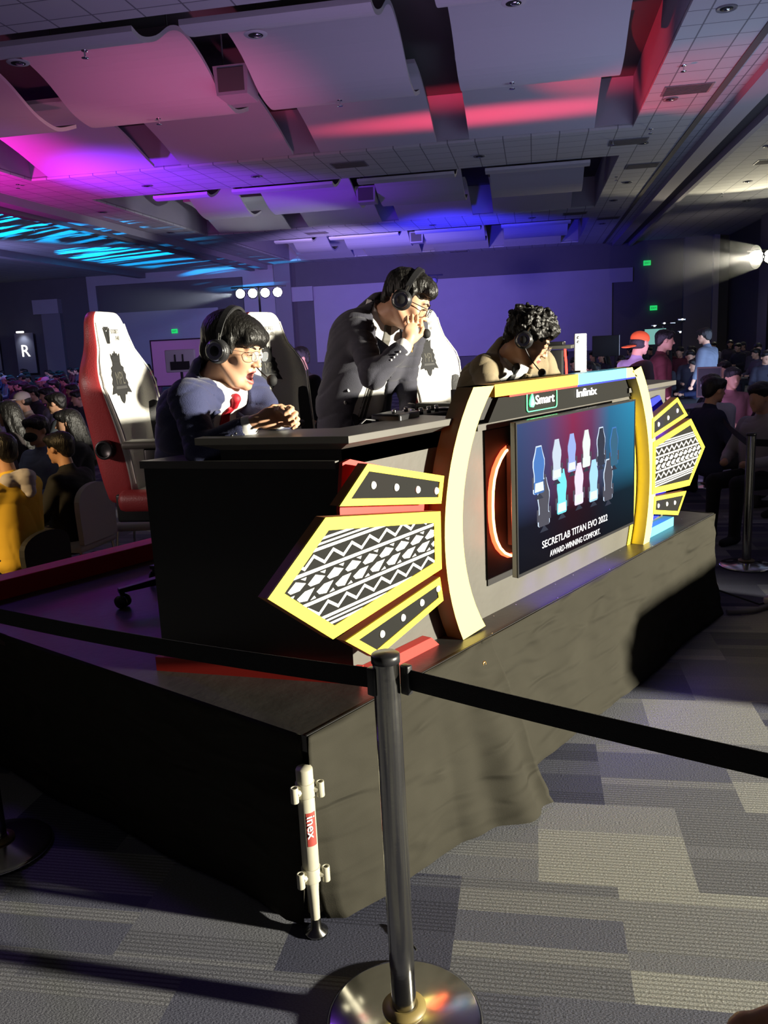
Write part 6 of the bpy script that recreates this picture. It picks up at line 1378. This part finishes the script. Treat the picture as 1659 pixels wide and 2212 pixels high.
# right hand side: people standing and sitting beyond the desk
R1 = [('stand', 'cap', 8.29, 3.5, (0.9, -0.42), 'person in backwards orange cap and lilac tank top right behind the arch', (0.36, 0.28, 0.38), (0.85, 0.13, 0.02)),
      ('stand', 'short', 9.78, 3.83, (0.5, -0.9), 'person with dark curly hair in dark red behind the orange cap', (0.10, 0.015, 0.02), None),
      ('sit', 'short', 9.9, 4.6, (-0.9, -0.3), 'person facing left with lit cheek among the group at right', (0.12, 0.03, 0.04), None),
      ('sit', 'short', 8.40, 2.75, (0.6, 0.8), 'person in white T-shirt with dark hair behind the desk end', (0.55, 0.52, 0.62), None),
      ('stand', 'short', 13.27, 4.47, (0.2, 1), 'person in grey shirt seen from behind before the pale column', (0.10, 0.12, 0.16), None),
      ('sit', 'short', 7.9, 2.62, (0.8, -0.6), 'seated person in dark blue with bushy hair beyond the desk end', (0.012, 0.015, 0.05), None),
      ('sit', 'short', 9.9, 3.05, (-0.7, -0.6), 'seated person in pink sleeve left of the brown sign', (0.30, 0.13, 0.14), None),
      ('sit', 'short', 9.2, 2.35, (-0.9, 0.2), 'seated person in dark top right of the brown sign', (0.05, 0.02, 0.03), None),
      ('sit', 'short', 7.18, 1.95, (-0.85, 0.3), 'seated person in checked grey shirt above the far right barrier post', (0.42, 0.40, 0.42), None),
      ('sit', 'short', 8.3, 1.75, (-0.8, 0.3), 'seated person with lilac top at the right picture edge', (0.20, 0.16, 0.30), None),
      ('stand', 'short', 14.5, 3.7, (-0.3, -1), 'distant person standing near the right wall', (0.03, 0.03, 0.04), None)]
gc += [(q[2], q[3]) for q in R1]
for a in R1:
    o = put_person((a[0], a[1]), a[2], a[3], a[4], a[5], a[6], cap=a[7])
    if 'orange cap' in a[5]:
        for ch in o.children:
            if ch.name.startswith('cap_brim'): ch.rotation_euler = (0, 0, PI); ch.location = (0, 0.075, -0.05)
for i in range(46):
    for _ in range(40):
        d_ = rnd.uniform(10.5, 30); px_ = rnd.uniform(1180, 1690); q = (px_ - 829.5) / 1790
        dr = (cf + cr * q); dr.z = 0; dr.normalize(); x, y = dr.x * d_, dr.y * d_
        if all((x - a) ** 2 + (y - b) ** 2 > 0.8 for a, b in gc): break
        x = None
    if x is None: continue
    gc.append((x, y)); k_ = rnd.choice(['short', 'short', 'short', 'long', 'cap'])
    put_person(('sit', k_), x, y, (rnd.uniform(-1, -0.4), rnd.uniform(-0.5, 0.6)), {'short': 'seated dark-haired spectator in the dim crowd on the right', 'long': 'seated long-haired spectator in the dim crowd on the right', 'cap': 'seated spectator with a cap in the dim crowd on the right'}[k_], rnd.choice(pal), 'dim seated crowd behind the desk at right, %s' % k_, scale=rnd.uniform(0.95, 1.05), cap=(0.03, 0.03, 0.04))
for k in V:
    if k not in used:
        for ch in list(V[k].children): bpy.data.objects.remove(ch)
        bpy.data.objects.remove(V[k])
# banquet chairs with grey backs
def banquet(x, y, face, label, bm='panel_white', sc=0.88):
    r = thing('banquet_chair', (x, y, 0), label, 'chair', math.atan2(face[1], face[0]) - PI / 2)
    n = 14; pts = [(-0.20, 0.48)] + [(-0.20 - 0.02 * math.sin(PI * i / n) if False else 0.21 * math.cos(PI - PI * i / n), 0.76 + 0.19 * math.sin(PI * i / n) ** 0.7) for i in range(n + 1)] + [(0.20, 0.48)]
    MB().prism(pts, -0.235, -0.195, bm).build('backrest', r, bevel=0.012); r.scale = (1, 1, sc)
    MB().rbox((0, 0, 0.45), (0.22, 0.22, 0.035), bm, 0.03).build('seat', r)
    for sx in (-1, 1):
        for sy in (-1, 1): MB().tube([(sx * 0.19, sy * 0.19, 0.42), (sx * 0.21, sy * 0.22, 0)], 0.011, 'chrome', 8).build('leg', r)
    return r
banquet(3.04, 5.5, (-0.4, 0.9), 'grey-backed banquet chair behind the barrier board, left of the gaming chair')
banquet(2.50, 5.22, (-0.35, 0.93), 'low black chair under the person in the yellow jacket', 'matte_black', 0.66)
banquet(3.75, 5.6, (-0.6, 0.8), 'grey banquet chair half hidden behind the white and red chair')
# light sticks and phones held up at right
t = MB().tube([(0, 0, 0), (0.03, 0, 0.14)], 0.006, 'lamp_white', 8); 
g_ = mat('cyan_glow', (0, 0, 0), 0.4, emis=(0.25, 0.65, 1.0), es=1.6)
t = MB().tube([(0, 0, 0), (0.05, -0.03, 0.17)], 0.006, 'cyan_glow', 8).build('light_stick', loc=(8.45, 1.78, 1.40)); tag(t, 'thin blue-white light stick held up in the crowd at far right', 'light stick')
t = MB().rbox((0, 0, 0), (0.02, 0.006, 0.07), 'neon_white', 0.005).build('light_stick', loc=(8.9, 1.62, 1.52)); tag(t, 'bright white glowing light held at the right picture edge', 'light stick')
# unseen black box added right of the frame to throw shade on the far drape
put_person(('stand', 'short'), 4.62, -0.35, (0.1, 1), 'crew member in black outside the picture before the far stage end', (0.02, 0.02, 0.02)) if False else None
fc = thing('shade_blocker', (4.95, -0.62, 0), 'long black box added unseen outside the frame to shade the far stage end', 'shade blocker', 0.0)
MB().rbox((0, 0, 0.36), (0.68, 0.3, 0.31), 'matte_black', 0.02).build('body', fc)
MB().ring([(-0.69, 0.04), (0.69, 0.04), (0.69, 0.68), (-0.69, 0.68)], [(-0.65, 0.08), (0.65, 0.08), (0.65, 0.64), (-0.65, 0.64)], -0.31, -0.29, 'brushed_steel').build('edging', fc)

# ------------------------------------------------------------------ haze in the light beams
def haze_mat(name, dens, far):
    m = bpy.data.materials.new(name); m.use_nodes = True; nt = m.node_tree; nt.nodes.remove(nt.nodes['Principled BSDF'])
    v = nt.nodes.new('ShaderNodeVolumeScatter'); v.inputs['Density'].default_value = dens; v.inputs['Anisotropy'].default_value = 0.35; v.inputs['Color'].default_value = (1, 1, 1, 1)
    tc = nt.nodes.new('ShaderNodeTexCoord'); ln = nt.nodes.new('ShaderNodeVectorMath'); ln.operation = 'LENGTH'; nt.links.new(tc.outputs['Object'], ln.inputs[0])
    mr = nt.nodes.new('ShaderNodeMapRange'); mr.inputs['From Min'].default_value = 0.0; mr.inputs['From Max'].default_value = far; mr.inputs['To Min'].default_value = dens; mr.inputs['To Max'].default_value = 0.0
    nt.links.new(ln.outputs['Value'], mr.inputs['Value']); nt.links.new(mr.outputs[0], v.inputs['Density'])
    nt.links.new(v.outputs[0], nt.nodes['Material Output'].inputs['Volume']); MATS[name] = m
haze_mat('haze', 0.22, 4.2); haze_mat('haze_thin', 0.16, 5.2)
def beam(name, loc, d, length, r0, r1, label, power, col, size, m='haze'):
    loc = Vector(loc); d = Vector(d).normalized(); q = Vector((0, 0, 1)).rotation_difference(d).to_matrix().to_4x4()
    mb = MB(); mb.xf = Matrix.Translation(d * 0.06) @ q; mb.lathe([(r0, 0), (r1, length)], (0, 0, 0), m, 24)
    o = mb.build(name, loc=loc); tag(o, label, 'haze', None, 'stuff')
    if power: spot('beam_light', loc + d * 0.02, loc + d * 5, power, col, size, 1.0, 0.05)
fl_ = Vector(rp(7.6, 31.4, 4.02)); beam('haze_beam', fl_, (-0.72, 0.66, -0.06), 4.6, 0.40, 1.6, 'warm hazy glow in the air left of the flood lights', 900, (1.0, 0.94, 0.75), 30)
fl_ = Vector(rp(-10.9, 30.5, 3.75)); beam('haze_beam', fl_, (-0.62, 0.78, -0.06), 5.6, 0.35, 1.6, 'pale hazy glow in the air left of the four white stage lights', 900, (0.80, 0.88, 1.0), 26, 'haze_thin')
# hand of a bystander reaching in at the bottom right corner
hb = Body((-0.14, -0.30, -0.14), (0.16, 0.14, 0.12), 0.0035)
hand_shapes(hb, frame((-0.70, 0.70, 0.08), (0.1, 0.1, 1)), [0.5, 0.45, 0.6, 0.7], 0.5, mir=1)
hb.cap(frame((-0.70, 0.70, 0.08), (0.1, 0.1, 1)) @ Vector((0, -0.02, 0)), frame((-0.70, 0.70, 0.08), (0.1, 0.1, 1)) @ Vector((0.02, -0.16, -0.02)), 0.026, 0.032, 0.02)
o = hb.build('person', 'skin'); o.location = (0.520, 0.036, 1.278); tag(o, 'hand of a bystander, only its fingertips showing in the bottom right corner', 'person')
